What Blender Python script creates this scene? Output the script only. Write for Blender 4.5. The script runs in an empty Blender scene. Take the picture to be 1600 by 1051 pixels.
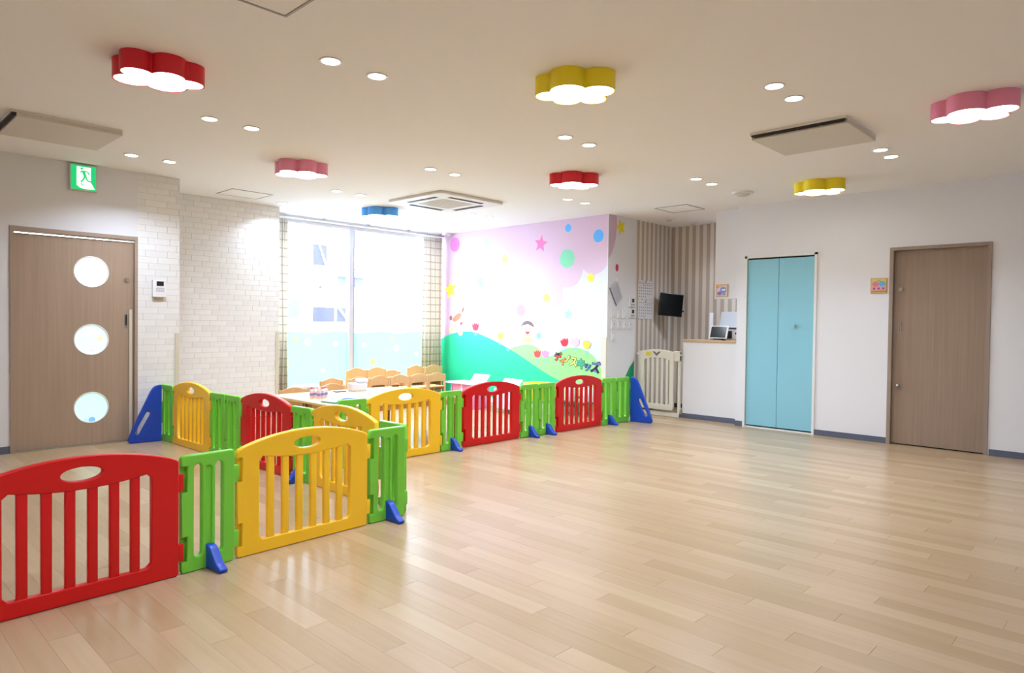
import bpy, bmesh, math, random
from mathutils import Matrix, Vector
PI = math.pi
random.seed(7)
S = bpy.context.scene
C = S.collection

# ------------------------------------------------------------------ camera
YAW, PITCH, ROLL = math.radians(46.145), math.radians(1.0808), math.radians(0.70)
fwd = Vector((math.sin(YAW)*math.cos(PITCH), math.cos(YAW)*math.cos(PITCH), -math.sin(PITCH)))
rgt = Vector((math.cos(YAW), -math.sin(YAW), 0)); upv = rgt.cross(fwd)
r2 = math.cos(ROLL)*rgt + math.sin(ROLL)*upv
u2 = -math.sin(ROLL)*rgt + math.cos(ROLL)*upv
cd = bpy.data.cameras.new('camera'); cam = bpy.data.objects.new('camera', cd); C.objects.link(cam)
cam.matrix_world = Matrix(((r2.x, u2.x, -fwd.x, 0), (r2.y, u2.y, -fwd.y, 0), (r2.z, u2.z, -fwd.z, 1.21), (0, 0, 0, 1)))
cd.sensor_fit = 'HORIZONTAL'; cd.sensor_width = 36; cd.lens = 1060.33/1600*36; cd.clip_start = .05; cd.clip_end = 300
S.camera = cam

# ------------------------------------------------------------------ world, exposure
SKY = 19.5
LAMP_W = 7.2        # watts of each recessed downlight
CLOUD_E = 7.0       # emission of the cloud lamp diffusers
w = bpy.data.worlds.new('sky'); S.world = w; w.use_nodes = True
bg = w.node_tree.nodes['Background']; bg.inputs[0].default_value = (.80, .94, 1.12, 1); bg.inputs[1].default_value = SKY
S.view_settings.view_transform = 'Standard'; S.view_settings.look = 'None'
S.view_settings.gamma = 1; S.view_settings.use_curve_mapping = False
S.view_settings.exposure = 0.25
S.cycles.max_bounces = 6; S.cycles.diffuse_bounces = 4; S.cycles.glossy_bounces = 2; S.cycles.transparent_max_bounces = 8
S.cycles.use_adaptive_sampling = True; S.cycles.adaptive_threshold = .08
S.cycles.caustics_reflective = False; S.cycles.caustics_refractive = False
S.cycles.sample_clamp_indirect = 6
pl = bpy.data.lights.new('window_portal', 'AREA'); pl.shape = 'RECTANGLE'; pl.size = 2.75; pl.size_y = 2.3
pl.cycles.is_portal = True
po = bpy.data.objects.new('window_portal', pl); C.objects.link(po); po.location = (5.85, 8.80, 1.49)
po.rotation_euler = (-PI/2, 0, 0)

# ------------------------------------------------------------------ helpers
def srgb(r, g, b):
    f = lambda c: (c/255/12.92 if c/255 <= .04045 else ((c/255+.055)/1.055)**2.4)
    return (f(r), f(g), f(b), 1)
_m = {}
def mat(name, col=(200,200,200), rough=.5, metal=0, spec=.5, emit=0, alpha=1, vary=0, scale=(5,5,5), bump=0, bscale=80, objrand=0):
    if name in _m: return _m[name]
    m = bpy.data.materials.new(name); m.use_nodes = True; nt = m.node_tree; b = nt.nodes['Principled BSDF']
    c = srgb(*col)
    b.inputs['Base Color'].default_value = c; b.inputs['Roughness'].default_value = rough
    b.inputs['Metallic'].default_value = metal; b.inputs['Specular IOR Level'].default_value = spec
    if emit:
        b.inputs['Emission Color'].default_value = c; b.inputs['Emission Strength'].default_value = emit
    if vary or objrand:
        tc = nt.nodes.new('ShaderNodeTexCoord'); mp = nt.nodes.new('ShaderNodeMapping'); mp.inputs['Scale'].default_value = scale
        nz = nt.nodes.new('ShaderNodeTexNoise'); nz.inputs['Scale'].default_value = 1; nz.inputs['Detail'].default_value = 4
        nt.links.new(tc.outputs['Object'], mp.inputs[0]); nt.links.new(mp.outputs[0], nz.inputs[0])
        mr = nt.nodes.new('ShaderNodeMapRange'); mr.inputs[1].default_value = .3; mr.inputs[2].default_value = .7
        mr.inputs[3].default_value = 1-vary; mr.inputs[4].default_value = 1+vary
        nt.links.new(nz.outputs[0], mr.inputs[0])
        val = mr.outputs[0]
        if objrand:
            oi = nt.nodes.new('ShaderNodeObjectInfo'); m2 = nt.nodes.new('ShaderNodeMapRange')
            m2.inputs[3].default_value = 1-objrand; m2.inputs[4].default_value = 1+objrand
            nt.links.new(oi.outputs['Random'], m2.inputs[0])
            mu = nt.nodes.new('ShaderNodeMath'); mu.operation = 'MULTIPLY'
            nt.links.new(val, mu.inputs[0]); nt.links.new(m2.outputs[0], mu.inputs[1]); val = mu.outputs[0]
        vm = nt.nodes.new('ShaderNodeVectorMath'); vm.operation = 'SCALE'; vm.inputs[0].default_value = c[:3]
        nt.links.new(val, vm.inputs['Scale']); nt.links.new(vm.outputs[0], b.inputs['Base Color'])
    if bump:
        tc = nt.nodes.new('ShaderNodeTexCoord'); nz = nt.nodes.new('ShaderNodeTexNoise'); nz.inputs['Scale'].default_value = bscale
        bp = nt.nodes.new('ShaderNodeBump'); bp.inputs['Strength'].default_value = bump; bp.inputs['Distance'].default_value = .002
        nt.links.new(tc.outputs['Object'], nz.inputs[0]); nt.links.new(nz.outputs[0], bp.inputs['Height']); nt.links.new(bp.outputs[0], b.inputs['Normal'])
    _m[name] = m; return m

def put(name, mesh, m=None, parent=None, loc=(0,0,0), rz=0, smooth=False):
    if isinstance(mesh, bmesh.types.BMesh):
        me = bpy.data.meshes.new(name); bmesh.ops.recalc_face_normals(mesh, faces=mesh.faces[:]); mesh.to_mesh(me); mesh.free(); mesh = me
    if m is not None and len(mesh.materials) == 0: mesh.materials.append(m)
    if smooth:
        mesh.shade_smooth(); mesh.set_sharp_from_angle(angle=math.radians(40))
    o = bpy.data.objects.new(name, mesh); C.objects.link(o); o.location = loc; o.rotation_euler = (0,0,rz)
    if parent is not None: o.parent = parent
    return o
def tag(o, label, cat, group=None):
    o['label'] = label; o['category'] = cat
    if group: o['group'] = group
    return o
def thing(name, label, cat, loc=(0,0,0), rz=0, group=None):
    o = bpy.data.objects.new(name, None); C.objects.link(o); o.empty_display_size = .05
    o.location = loc; o.rotation_euler = (0,0,rz); return tag(o, label, cat, group)
def struct(o): o['kind'] = 'structure'; return o
def copy_tree(o, parent=None):
    c = o.copy(); C.objects.link(c); c.parent = parent
    for ch in list(o.children): copy_tree(ch, c)
    return c

def box(bm, x0, x1, y0, y1, z0, z1, bev=0, seg=2):
    b = bmesh.new(); bmesh.ops.create_cube(b, size=1)
    bmesh.ops.scale(b, vec=(x1-x0, y1-y0, z1-z0), verts=b.verts)
    bmesh.ops.translate(b, vec=((x0+x1)/2, (y0+y1)/2, (z0+z1)/2), verts=b.verts)
    if bev: bmesh.ops.bevel(b, geom=b.edges[:], offset=bev, segments=seg, affect='EDGES', profile=.5)
    return merge(bm, b)
def merge(bm, b):
    if bm is None: return b
    me = bpy.data.meshes.new('t'); b.to_mesh(me); b.free(); bm.from_mesh(me); bpy.data.meshes.remove(me); return bm
def rod(bm, p, q, r, seg=12, r1=None, cap=True):
    p, q = Vector(p), Vector(q); d = q-p; b = bmesh.new()
    bmesh.ops.create_cone(b, cap_ends=cap, segments=seg, radius1=r, radius2=r if r1 is None else r1, depth=d.length)
    M = Matrix.Translation((p+q)/2) @ d.to_track_quat('Z', 'Y').to_matrix().to_4x4()
    bmesh.ops.transform(b, matrix=M, verts=b.verts); return merge(bm, b)
def ball(bm, c, r, sc=(1,1,1), u=12, v=8):
    b = bmesh.new(); bmesh.ops.create_uvsphere(b, u_segments=u, v_segments=v, radius=r)
    bmesh.ops.scale(b, vec=sc, verts=b.verts); bmesh.ops.translate(b, vec=c, verts=b.verts); return merge(bm, b)
def xf(bm, M): bmesh.ops.transform(bm, matrix=M, verts=bm.verts); return bm

def curve_eval(cu):
    o = bpy.data.objects.new('tmpc', cu); C.objects.link(o)
    dg = bpy.context.evaluated_depsgraph_get(); dg.update()
    me = bpy.data.meshes.new_from_object(o.evaluated_get(dg))
    bpy.data.objects.remove(o); bpy.data.curves.remove(cu); me.materials.clear(); return me
def solid(loops, ext, bev=0, res=2, M=None):
    """filled 2D outline (with holes) of thickness ext, centred on local z, edges rounded by bev"""
    cu = bpy.data.curves.new('c', 'CURVE'); cu.dimensions = '2D'; cu.fill_mode = 'BOTH'
    for L in loops:
        s = cu.splines.new('POLY'); s.points.add(len(L)-1)
        for i, p in enumerate(L): s.points[i].co = (p[0], p[1], 0, 1)
        s.use_cyclic_u = True
    cu.extrude = max(ext/2-bev, 0); cu.bevel_depth = bev; cu.bevel_resolution = res; cu.offset = -bev
    me = curve_eval(cu)
    if M is not None: me.transform(M)
    return me
def text_mesh(s, size, ext, off=0, M=None, align='CENTER'):
    cu = bpy.data.curves.new('t', 'FONT'); cu.body = s; cu.size = size; cu.extrude = ext/2; cu.offset = off
    cu.align_x = align; cu.align_y = 'CENTER'; cu.resolution_u = 3
    me = curve_eval(cu)
    if M is not None: me.transform(M)
    return me
def rrect(x0, x1, y0, y1, r, n=5):
    P = []
    for cx, cy, a0 in ((x1-r, y0+r, -90), (x1-r, y1-r, 0), (x0+r, y1-r, 90), (x0+r, y0+r, 180)):
        for i in range(n+1):
            a = math.radians(a0+90*i/n); P.append((cx+r*math.cos(a), cy+r*math.sin(a)))
    return P
def ell(cx, cy, a, b, n=28, rot=0):
    P = []
    for i in range(n):
        t = 2*PI*i/n; x, y = a*math.cos(t), b*math.sin(t)
        P.append((cx+x*math.cos(rot)-y*math.sin(rot), cy+x*math.sin(rot)+y*math.cos(rot)))
    return P
def star(cx, cy, R, r=None, rot=PI/2, n=5):
    r = r or R*.45
    return [(cx+(R if i % 2 == 0 else r)*math.cos(rot+PI*i/n), cy+(R if i % 2 == 0 else r)*math.sin(rot+PI*i/n)) for i in range(2*n)]
def rounded(pts, r, n=4):
    """round the corners of a polygon; r number or list"""
    out = []; N = len(pts)
    for i in range(N):
        p = Vector(pts[i]); a = Vector(pts[i-1]); b = Vector(pts[(i+1) % N]); rr = r[i] if isinstance(r, (list, tuple)) else r
        rr = min(rr, .46*(a-p).length, .46*(b-p).length)
        if rr <= 0: out.append(tuple(p)); continue
        da = (a-p).normalized(); db = (b-p).normalized(); s = p+da*rr; e = p+db*rr
        for k in range(n+1):
            t = k/n; q = s*(1-t)**2+p*2*t*(1-t)+e*t*t; out.append((q.x, q.y))
    return out
STAND = Matrix.Rotation(PI/2, 4, 'X')                       # drawing plane -> faces -y
def MX(x0, off): # wall x=x0 facing -x ; u=-y, v=z
    return Matrix(((0,0,-1,x0-off),(-1,0,0,0),(0,1,0,0),(0,0,0,1)))
def MY(y0, off): # wall y=y0 facing -y ; u=x, v=z
    return Matrix(((1,0,0,0),(0,0,-1,y0-off),(0,1,0,0),(0,0,0,1)))

ZC = 2.665
# ------------------------------------------------------------------ materials of the shell
WHITE = mat('wallpaper_white', (232,231,235), .85, spec=.2, bump=.25, bscale=220)
CEIL = mat('ceiling_white', (247,245,246), .9, spec=.15, bump=.15, bscale=200)
BASE = mat('baseboard_grey', (92,98,116), .5)
MORTAR = mat('brick_joint', (221,218,216), .9, spec=.1)
BRICK = mat('brick_white', (238,236,235), .8, spec=.2, vary=.02, scale=(9,9,9), bump=.5, bscale=60, objrand=.025)
GUARD = mat('corner_guard_beige', (216,208,190), .45)
WHITEP = mat('white_plastic', (238,238,238), .35)
METAL = mat('satin_metal', (190,188,184), .3, metal=1)
DARK = mat('dark_plastic', (28,28,30), .35)
BLACKSLOT = mat('dark_slot', (40,36,32), .7)

def wood_mat(name, col, streak, rough=.45, axis='Z', amp=.12):
    m = bpy.data.materials.new(name); m.use_nodes = True; nt = m.node_tree; b = nt.nodes['Principled BSDF']
    tc = nt.nodes.new('ShaderNodeTexCoord'); mp = nt.nodes.new('ShaderNodeMapping')
    sc = [streak]*3; sc['XYZ'.index(axis)] = streak*.02; mp.inputs['Scale'].default_value = sc
    oi = nt.nodes.new('ShaderNodeObjectInfo'); ad = nt.nodes.new('ShaderNodeVectorMath'); ad.operation = 'ADD'
    sc2 = nt.nodes.new('ShaderNodeMath'); sc2.operation = 'MULTIPLY'; sc2.inputs[1].default_value = 37
    nt.links.new(oi.outputs['Random'], sc2.inputs[0]); nt.links.new(tc.outputs['Object'], mp.inputs[0])
    nt.links.new(mp.outputs[0], ad.inputs[0]); nt.links.new(sc2.outputs[0], ad.inputs[1])
    nz = nt.nodes.new('ShaderNodeTexNoise'); nz.inputs['Scale'].default_value = 1; nz.inputs['Detail'].default_value = 6; nz.inputs['Roughness'].default_value = .65
    nt.links.new(ad.outputs[0], nz.inputs[0])
    mr = nt.nodes.new('ShaderNodeMapRange'); mr.inputs[1].default_value = .25; mr.inputs[2].default_value = .75
    mr.inputs[3].default_value = 1-amp; mr.inputs[4].default_value = 1+amp
    nt.links.new(nz.outputs[0], mr.inputs[0])
    vm = nt.nodes.new('ShaderNodeVectorMath'); vm.operation = 'SCALE'; vm.inputs[0].default_value = srgb(*col)[:3]
    nt.links.new(mr.outputs[0], vm.inputs['Scale']); nt.links.new(vm.outputs[0], b.inputs['Base Color'])
    b.inputs['Roughness'].default_value = rough; return m
DOORW = wood_mat('door_oak_grey', (170,146,126), 60, .45, 'Z', .11)
DOORF = wood_mat('door_frame_oak', (168,146,128), 60, .45, 'Z', .06)
BIRCH = wood_mat('birch', (226,180,128), 30, .4, 'Z', .08)
BIRCHX = wood_mat('birch_top', (232,194,146), 30, .35, 'X', .07)
LEDGE = wood_mat('ledge_wood', (206,172,136), 40, .4, 'Y', .08)

# ------------------------------------------------------------------ floor with planks
PW, PL = .105, .92
def plank_mat(name, island):
    m = bpy.data.materials.new(name); m.use_nodes = True; nt = m.node_tree; b = nt.nodes['Principled BSDF']
    tc = nt.nodes.new('ShaderNodeTexCoord'); geo = nt.nodes.new('ShaderNodeNewGeometry'); oi = nt.nodes.new('ShaderNodeObjectInfo')
    rnd = geo.outputs['Random Per Island'] if island else oi.outputs['Random']
    mp = nt.nodes.new('ShaderNodeMapping'); mp.inputs['Scale'].default_value = (42, 1.6, 1)
    mu = nt.nodes.new('ShaderNodeMath'); mu.operation = 'MULTIPLY'; mu.inputs[1].default_value = 91
    ad = nt.nodes.new('ShaderNodeVectorMath'); ad.operation = 'ADD'
    nt.links.new(geo.outputs['Position'], mp.inputs[0]); nt.links.new(rnd, mu.inputs[0])
    nt.links.new(mp.outputs[0], ad.inputs[0]); nt.links.new(mu.outputs[0], ad.inputs[1])
    nz = nt.nodes.new('ShaderNodeTexNoise'); nz.inputs['Scale'].default_value = 1; nz.inputs['Detail'].default_value = 5
    nt.links.new(ad.outputs[0], nz.inputs[0])
    cr = nt.nodes.new('ShaderNodeValToRGB'); cr.color_ramp.interpolation = 'LINEAR'
    e = cr.color_ramp.elements
    e[0].position = 0; e[0].color = srgb(170,142,107); e[1].position = 1; e[1].color = srgb(185,159,125)
    e2 = e.new(.35); e2.color = srgb(177,149,115); e3 = e.new(.7); e3.color = srgb(181,152,120)
    nt.links.new(rnd, cr.inputs[0])
    mr = nt.nodes.new('ShaderNodeMapRange'); mr.inputs[1].default_value = .25; mr.inputs[2].default_value = .75
    mr.inputs[3].default_value = .95; mr.inputs[4].default_value = 1.05
    nt.links.new(nz.outputs[0], mr.inputs[0])
    vm = nt.nodes.new('ShaderNodeVectorMath'); vm.operation = 'SCALE'
    nt.links.new(cr.outputs[0], vm.inputs[0]); nt.links.new(mr.outputs[0], vm.inputs['Scale'])
    nt.links.new(vm.outputs[0], b.inputs['Base Color'])
    b.inputs['Roughness'].default_value = .27; b.inputs['Specular IOR Level'].default_value = .5
    return m
floor = struct(put('floor', box(None, -2, 9.2, -2.8, 8.9, -.12, -.004), mat('floor_joint', (168,140,108), .6)))
PM1, PM2 = plank_mat('plank_single', False), plank_mat('plank_field', True)
planks = []
i = 0; x = -1.9
while x < 9.1:
    off = (i*.37 % 1)*PL + random.uniform(-.08, .08); y = -2.7-off
    while y < 8.85:
        y0, y1 = max(y, -2.7), min(y+PL, 8.85)
        if y1-y0 > .03: planks.append((x, y0, y1))
        y += PL
    x += PW; i += 1
def in_view(px, y0, y1):
    best = 1e9
    for t in (0, .25, .5, .75, 1):
        p = Vector((px+PW/2, y0+(y1-y0)*t, 0)); d = p-Vector((0,0,1.21)); z = d.dot(fwd)
        if z > .3 and abs(d.dot(r2)/z) < .76 and abs(d.dot(u2)/z) < .5: best = min(best, z)
    return best
rank = sorted(planks, key=lambda p: in_view(*p))
near = rank[:300]; far = rank[300:]
pm = {}
def plank_mesh(L):
    k = round(L, 3)
    if k not in pm:
        me = bpy.data.meshes.new('plank'); b = box(None, 0.0003, PW-0.0003, .0008, L-.0004, -.004, 0); b.to_mesh(me); b.free(); me.materials.append(PM1); pm[k] = me
    return pm[k]
for (px, y0, y1) in near: put('plank', plank_mesh(y1-y0), None, floor, (px, y0, 0))
V, F = [], []
for (px, y0, y1) in far:
    n = len(V); V += [(px+0.0003, y0+.0004, -.004), (px+PW-.0003, y0+.0004, -.004), (px+PW-.0003, y1-.0004, -.004), (px+0.0003, y1-.0004, -.004)]
    V += [(a, b_, 0) for (a, b_, c_) in V[n:n+4]]
    F += [(n+4, n+5, n+6, n+7), (n, n+1, n+5, n+4), (n+1, n+2, n+6, n+5), (n+2, n+3, n+7, n+6), (n+3, n, n+4, n+7)]
me = bpy.data.meshes.new('plank_field'); me.from_pydata(V, [], F)
o = put('plank_field', me, PM2, floor); o['kind'] = 'stuff'

# ------------------------------------------------------------------ ceiling and walls
ceil = struct(put('ceiling', box(None, -2, 9.2, -2.8, 8.9, ZC, ZC+.12), CEIL))
YL = 7.38
b = box(None, -2, 1.253, YL, YL+.12, 0, ZC); box(b, 1.253, 2.29, YL, YL+.12, 2.025, ZC)
wl = struct(put('wall_left', b, WHITE))
wb1 = struct(put('wall_left_brick', box(None, 2.29, 2.69, YL+.003, 8.3, 0, ZC), MORTAR))
wb2 = struct(put('wall_far_brick', box(None, 2.69, 4.21, 8.203, 8.85, 0, ZC), MORTAR))
brick_cache = {}
def brick(parent, x0, x1, z0, z1, y):
    k = (round(x1-x0, 3), round(z1-z0, 3))
    if k not in brick_cache:
        me = bpy.data.meshes.new('brick'); bb = box(None, 0, k[0], -.003, .002, 0, k[1]); 
        bb.to_mesh(me); bb.free(); me.materials.append(BRICK); brick_cache[k] = me
    put('brick', brick_cache[k], None, parent, (x0, y, z0))
BH, BL, J = .0634, .205, .004
def bricks(parent, xa, xb, y):
    for r in range(42):
        z0, z1 = r*BH+.002, min((r+1)*BH-J+.002, ZC)
        x = xa-(BL/2 if r % 2 else 0)-(r*.013 % .05)
        while x < xb-.01:
            a, e = max(x, xa), min(x+BL-J, xb)
            if e-a > .012: brick(parent, a, e, z0, z1, y)
            x += BL
bricks(wb1, 2.29, 2.69, YL+.003); bricks(wb2, 2.96, 4.21, 8.203)

YW = 8.74
b = box(None, 4.21, 4.36, YW, YW+.14, 0, ZC); box(b, 4.36, 7.31, YW, YW+.14, 0, .285); box(b, 4.36, 7.31, YW, YW+.14, 2.62, ZC)
struct(put('wall_window', b, WHITE))
XM = 7.31
wm = struct(put('wall_mural', box(None, XM, XM+.12, 5.30, YW+.14, 0, ZC), mat('mural_white', (212,213,222), .6, spec=.3)))
wc = struct(put('wall_column_side', box(None, XM+.0005, 7.96, 5.29, 5.44, 0, ZC), WHITE))
# striped wallpaper
def stripe_mat():
    m = bpy.data.materials.new('striped_wallpaper'); m.use_nodes = True; nt = m.node_tree; b = nt.nodes['Principled BSDF']
    geo = nt.nodes.new('ShaderNodeNewGeometry'); sx = nt.nodes.new('ShaderNodeSeparateXYZ'); nt.links.new(geo.outputs['Position'], sx.inputs[0])
    ad = nt.nodes.new('ShaderNodeMath'); ad.operation = 'ADD'; nt.links.new(sx.outputs[0], ad.inputs[0]); nt.links.new(sx.outputs[1], ad.inputs[1])
    di = nt.nodes.new('ShaderNodeMath'); di.operation = 'DIVIDE'; di.inputs[1].default_value = .113; nt.links.new(ad.outputs[0], di.inputs[0])
    fr = nt.nodes.new('ShaderNodeMath'); fr.operation = 'FRACT'; nt.links.new(di.outputs[0], fr.inputs[0])
    cr = nt.nodes.new('ShaderNodeValToRGB'); cr.color_ramp.interpolation = 'CONSTANT'
    cr.color_ramp.elements[0].color = srgb(228,218,207); cr.color_ramp.elements[1].position = .5; cr.color_ramp.elements[1].color = srgb(188,174,160)
    nt.links.new(fr.outputs[0], cr.inputs[0]); nt.links.new(cr.outputs[0], b.inputs['Base Color']); b.inputs['Roughness'].default_value = .8
    return m
STRIPE = stripe_mat()
XA = 8.93
struct(put('wall_alcove_side', box(None, 7.96, XA+.12, 5.29, 5.44, 0, ZC), STRIPE))
struct(put('wall_alcove_back', box(None, XA, XA+.12, -2.8, 5.29, 0, ZC), STRIPE))
XR = 7.87
b = box(None, XR, XR+.13, 3.64, 3.765, 0, ZC); box(b, XR, XR+.13, 2.085, 2.85, 0, ZC); box(b, XR, XR+.13, -2.8, 1.203, 0, ZC)
box(b, XR, XR+.13, 2.85, 3.64, 2.03, ZC); box(b, XR, XR+.13, 1.203, 2.085, 2.052, ZC)
struct(put('wall_right', b, WHITE))
struct(put('wall_hanging', box(None, 8.0, 8.12, 3.765, 4.125, 1.555, ZC), WHITE))
struct(put('wall_near', box(None, -1.6, -1.5, -2.8, YL+.12, 0, ZC), WHITE))
struct(put('wall_behind', box(None, -1.6, XA+.12, -1.9, -1.8, 0, ZC), WHITE))
def baseboard(name, *a): return struct(put(name, box(None, *a), BASE))
baseboard('baseboard_left', -2, 1.253, YL-.008, YL, 0, .066)
b = box(None, XR-.008, XR, 2.085, 2.83, 0, .063); box(b, XR-.008, XR, -2.8, 1.19, 0, .063); box(b, XR-.008, XR, 3.668, 3.765, 0, .063)
struct(put('baseboard_right', b, BASE))
baseboard('baseboard_column', XM+.3, 7.96, 5.282, 5.29, 0, .063)
b = box(None, 7.96, XA, 5.282, 5.29, 0, .063); box(b, XA-.008, XA, 3.0, 5.282, 0, .063)
struct(put('baseboard_alcove', b, mat('baseboard_dark', (50,50,54), .5)))
struct(put('baseboard_mural', box(None, XM-.008, XM, 5.30, YW, 0, .07), mat('baseboard_pale', (224,214,208), .5)))

# ------------------------------------------------------------------ corner guards
def guard(name, label, x, y, z0, z1, wx=.045, wy=.01):
    tag(put(name, box(None, x-wx/2, x+wx/2, y-wy, y-.001, z0, z1, .003), GUARD), label, 'corner guard')
guard('corner_guard', 'beige corner guard strip on the brick pillar beside the wood door', 2.666, YL, 0, 1.07)
guard('corner_guard', 'beige corner guard strip between the brick wall and the window curtain', 4.187, 8.2, 0, 1.07)
tag(put('corner_guard', box(None, XM-.012, XM-.001, 5.292, 5.37, .09, 1.05, .003), GUARD), 'cream corner guard on the painted wall edge above the red gate', 'corner guard')

# ------------------------------------------------------------------ left wood door with three round windows
d = bpy.data.objects.new('door_1', None); C.objects.link(d); struct(d)
b = box(None, 1.253, 1.283, YL-.012, YL+.10, 0, 1.99); box(b, 2.262, 2.29, YL-.012, YL+.10, 0, 1.99); box(b, 1.253, 2.29, YL-.012, YL+.10, 1.99, 2.025)
put('door_frame', b, DOORF, d)
put('door_track', box(None, 1.283, 2.262, YL+.0, YL+.03, 1.976, 1.99), METAL, d)
put('door_sill', box(None, 1.283, 2.262, YL+.004, YL+.08, 0, .012), METAL, d)
DW = 2.255-1.288
WINZ = (1.655, 1.008, .357)
loops = [[(1.2835, .013), (2.2615, .013), (2.2615, 1.97), (1.2835, 1.97)]] + [ell(1.894, z, .147, .147, 40) for z in WINZ]
put('door_leaf', solid(loops, .034, 0, 0, MY(YL+.04, 0)), DOORW, d)
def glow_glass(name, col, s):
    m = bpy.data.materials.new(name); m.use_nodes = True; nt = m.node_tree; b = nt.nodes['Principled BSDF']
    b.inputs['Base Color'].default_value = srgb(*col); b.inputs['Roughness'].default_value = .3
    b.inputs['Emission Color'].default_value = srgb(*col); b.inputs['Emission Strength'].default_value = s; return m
PANEM = [glow_glass('frosted_pane_white', (255,255,255), 1.1), glow_glass('frosted_pane_mint', (196,236,228), .8), glow_glass('frosted_pane_green', (186,238,220), .8)]  # pane emission stands in for corridor light behind the door
for k, z in enumerate(WINZ):
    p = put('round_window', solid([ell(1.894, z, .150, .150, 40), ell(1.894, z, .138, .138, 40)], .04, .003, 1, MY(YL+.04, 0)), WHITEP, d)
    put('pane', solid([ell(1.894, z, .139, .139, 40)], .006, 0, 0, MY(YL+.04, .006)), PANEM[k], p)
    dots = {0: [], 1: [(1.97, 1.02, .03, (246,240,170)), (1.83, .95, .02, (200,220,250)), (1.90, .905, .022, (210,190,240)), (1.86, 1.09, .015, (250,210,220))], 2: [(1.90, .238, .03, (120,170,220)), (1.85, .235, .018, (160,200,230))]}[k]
    for (x, zz, r, c) in dots: put('dot_sticker', solid([ell(x, zz, r, r, 16)], .002, 0, 0, MY(YL+.04, .0105)), glow_glass('dot%d%d%d' % c, c, .7), p)  # stickers emit as well, as if backlit through the pane
put('door_lock', rod(None, (2.199, YL+.02, 1.597), (2.199, YL+.008, 1.597), .02, 20), METAL, d, smooth=True)
put('recessed_pull', solid([rrect(2.18, 2.208, 1.135, 1.26, .012), rrect(2.185, 2.203, 1.142, 1.253, .008)], .006, 0, 0, MY(YL+.02, .002)), METAL, d)
put('pull_recess', solid([rrect(2.185, 2.203, 1.142, 1.253, .008)], .002, 0, 0, MY(YL+.022, 0)), BLACKSLOT, d)
put('finger_guard', box(None, 2.218, 2.245, YL+.006, YL+.022, .02, 1.305, .003), GUARD, d)

# exit sign
t = thing('exit_sign', 'green lit emergency exit sign with running figure above the wood door', 'exit sign', (1.813, YL, 2.4))
M0 = Matrix.Translation((-1.813, -YL, -2.4))
put('housing', solid([rrect(1.70, 1.926, 2.405, 2.652, .006)], .035, .003, 1, M0 @ MY(YL, .018)), mat('sign_housing', (205,200,196), .4), t)
EG = mat('exit_green', (10,190,110), .4, emit=.75); EW = mat('exit_white', (250,255,252), .4, emit=.9)
put('green_panel', solid([rrect(1.711, 1.915, 2.417, 2.640, .003)], .004, 0, 0, M0 @ MY(YL, .037)), EG, t)
put('doorway_symbol', solid([[(1.757, 2.640-.012), (1.872, 2.640-.012), (1.872, 2.49), (1.905, 2.43), (1.86, 2.425), (1.79, 2.43), (1.757, 2.455)]], .002, 0, 0, M0 @ MY(YL, .0395)), EW, t)
def fig(P, wd):
    out = []
    for p, q in zip(P, P[1:]):
        dx, dy = q[0]-p[0], q[1]-p[1]; L = math.hypot(dx, dy); nx, ny = -dy/L*wd, dx/L*wd
        out.append([(p[0]+nx, p[1]+ny), (p[0]-nx, p[1]-ny), (q[0]-nx, q[1]-ny), (q[0]+nx, q[1]+ny)])
    return out
bmf = bmesh.new()
for seg in fig([(1.785,2.575),(1.80,2.59),(1.845,2.588),(1.862,2.56)], .006)+fig([(1.81,2.585),(1.826,2.545)], .012)+fig([(1.826,2.55),(1.812,2.515),(1.79,2.485)], .007)+fig([(1.828,2.55),(1.842,2.505),(1.875,2.498)], .007)+fig([(1.79,2.475),(1.808,2.455)], .005)+[ell(1.797, 2.612, .011, .012, 14)]:
    me = solid([seg], .002, 0, 0, M0 @ MY(YL, .0412)); bmf.from_mesh(me); bpy.data.meshes.remove(me)
put('running_figure', bmf, EG, t)

# intercom
t = thing('wall_intercom', 'white door intercom with small dark screen on the brick pillar', 'intercom', (2.485, YL, 1.43))
M0 = Matrix.Translation((-2.485, -YL, -1.43))
put('body', solid([rrect(2.422, 2.55, 1.435, 1.608, .006)], .03, .004, 2, M0 @ MY(YL, .016)), WHITEP, t)
put('screen', solid([rrect(2.458, 2.525, 1.548, 1.595, .003)], .003, 0, 0, M0 @ MY(YL, .0318)), DARK, t)
put('button_panel', solid([rrect(2.452, 2.53, 1.49, 1.53, .004)], .002, 0, 0, M0 @ MY(YL, .0318)), mat('grey_plastic', (206,204,210), .4), t)
for k in range(3): put('button', solid([ell(2.468+k*.023, 1.51, .006, .006, 12)], .003, 0, 0, M0 @ MY(YL, .0335)), WHITEP, t)
put('mount_plate', box(None, -.035, .045, -.012, -.0005, -.026, .004), mat('plate_beige', (206,190,172), .5), t)

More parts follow.
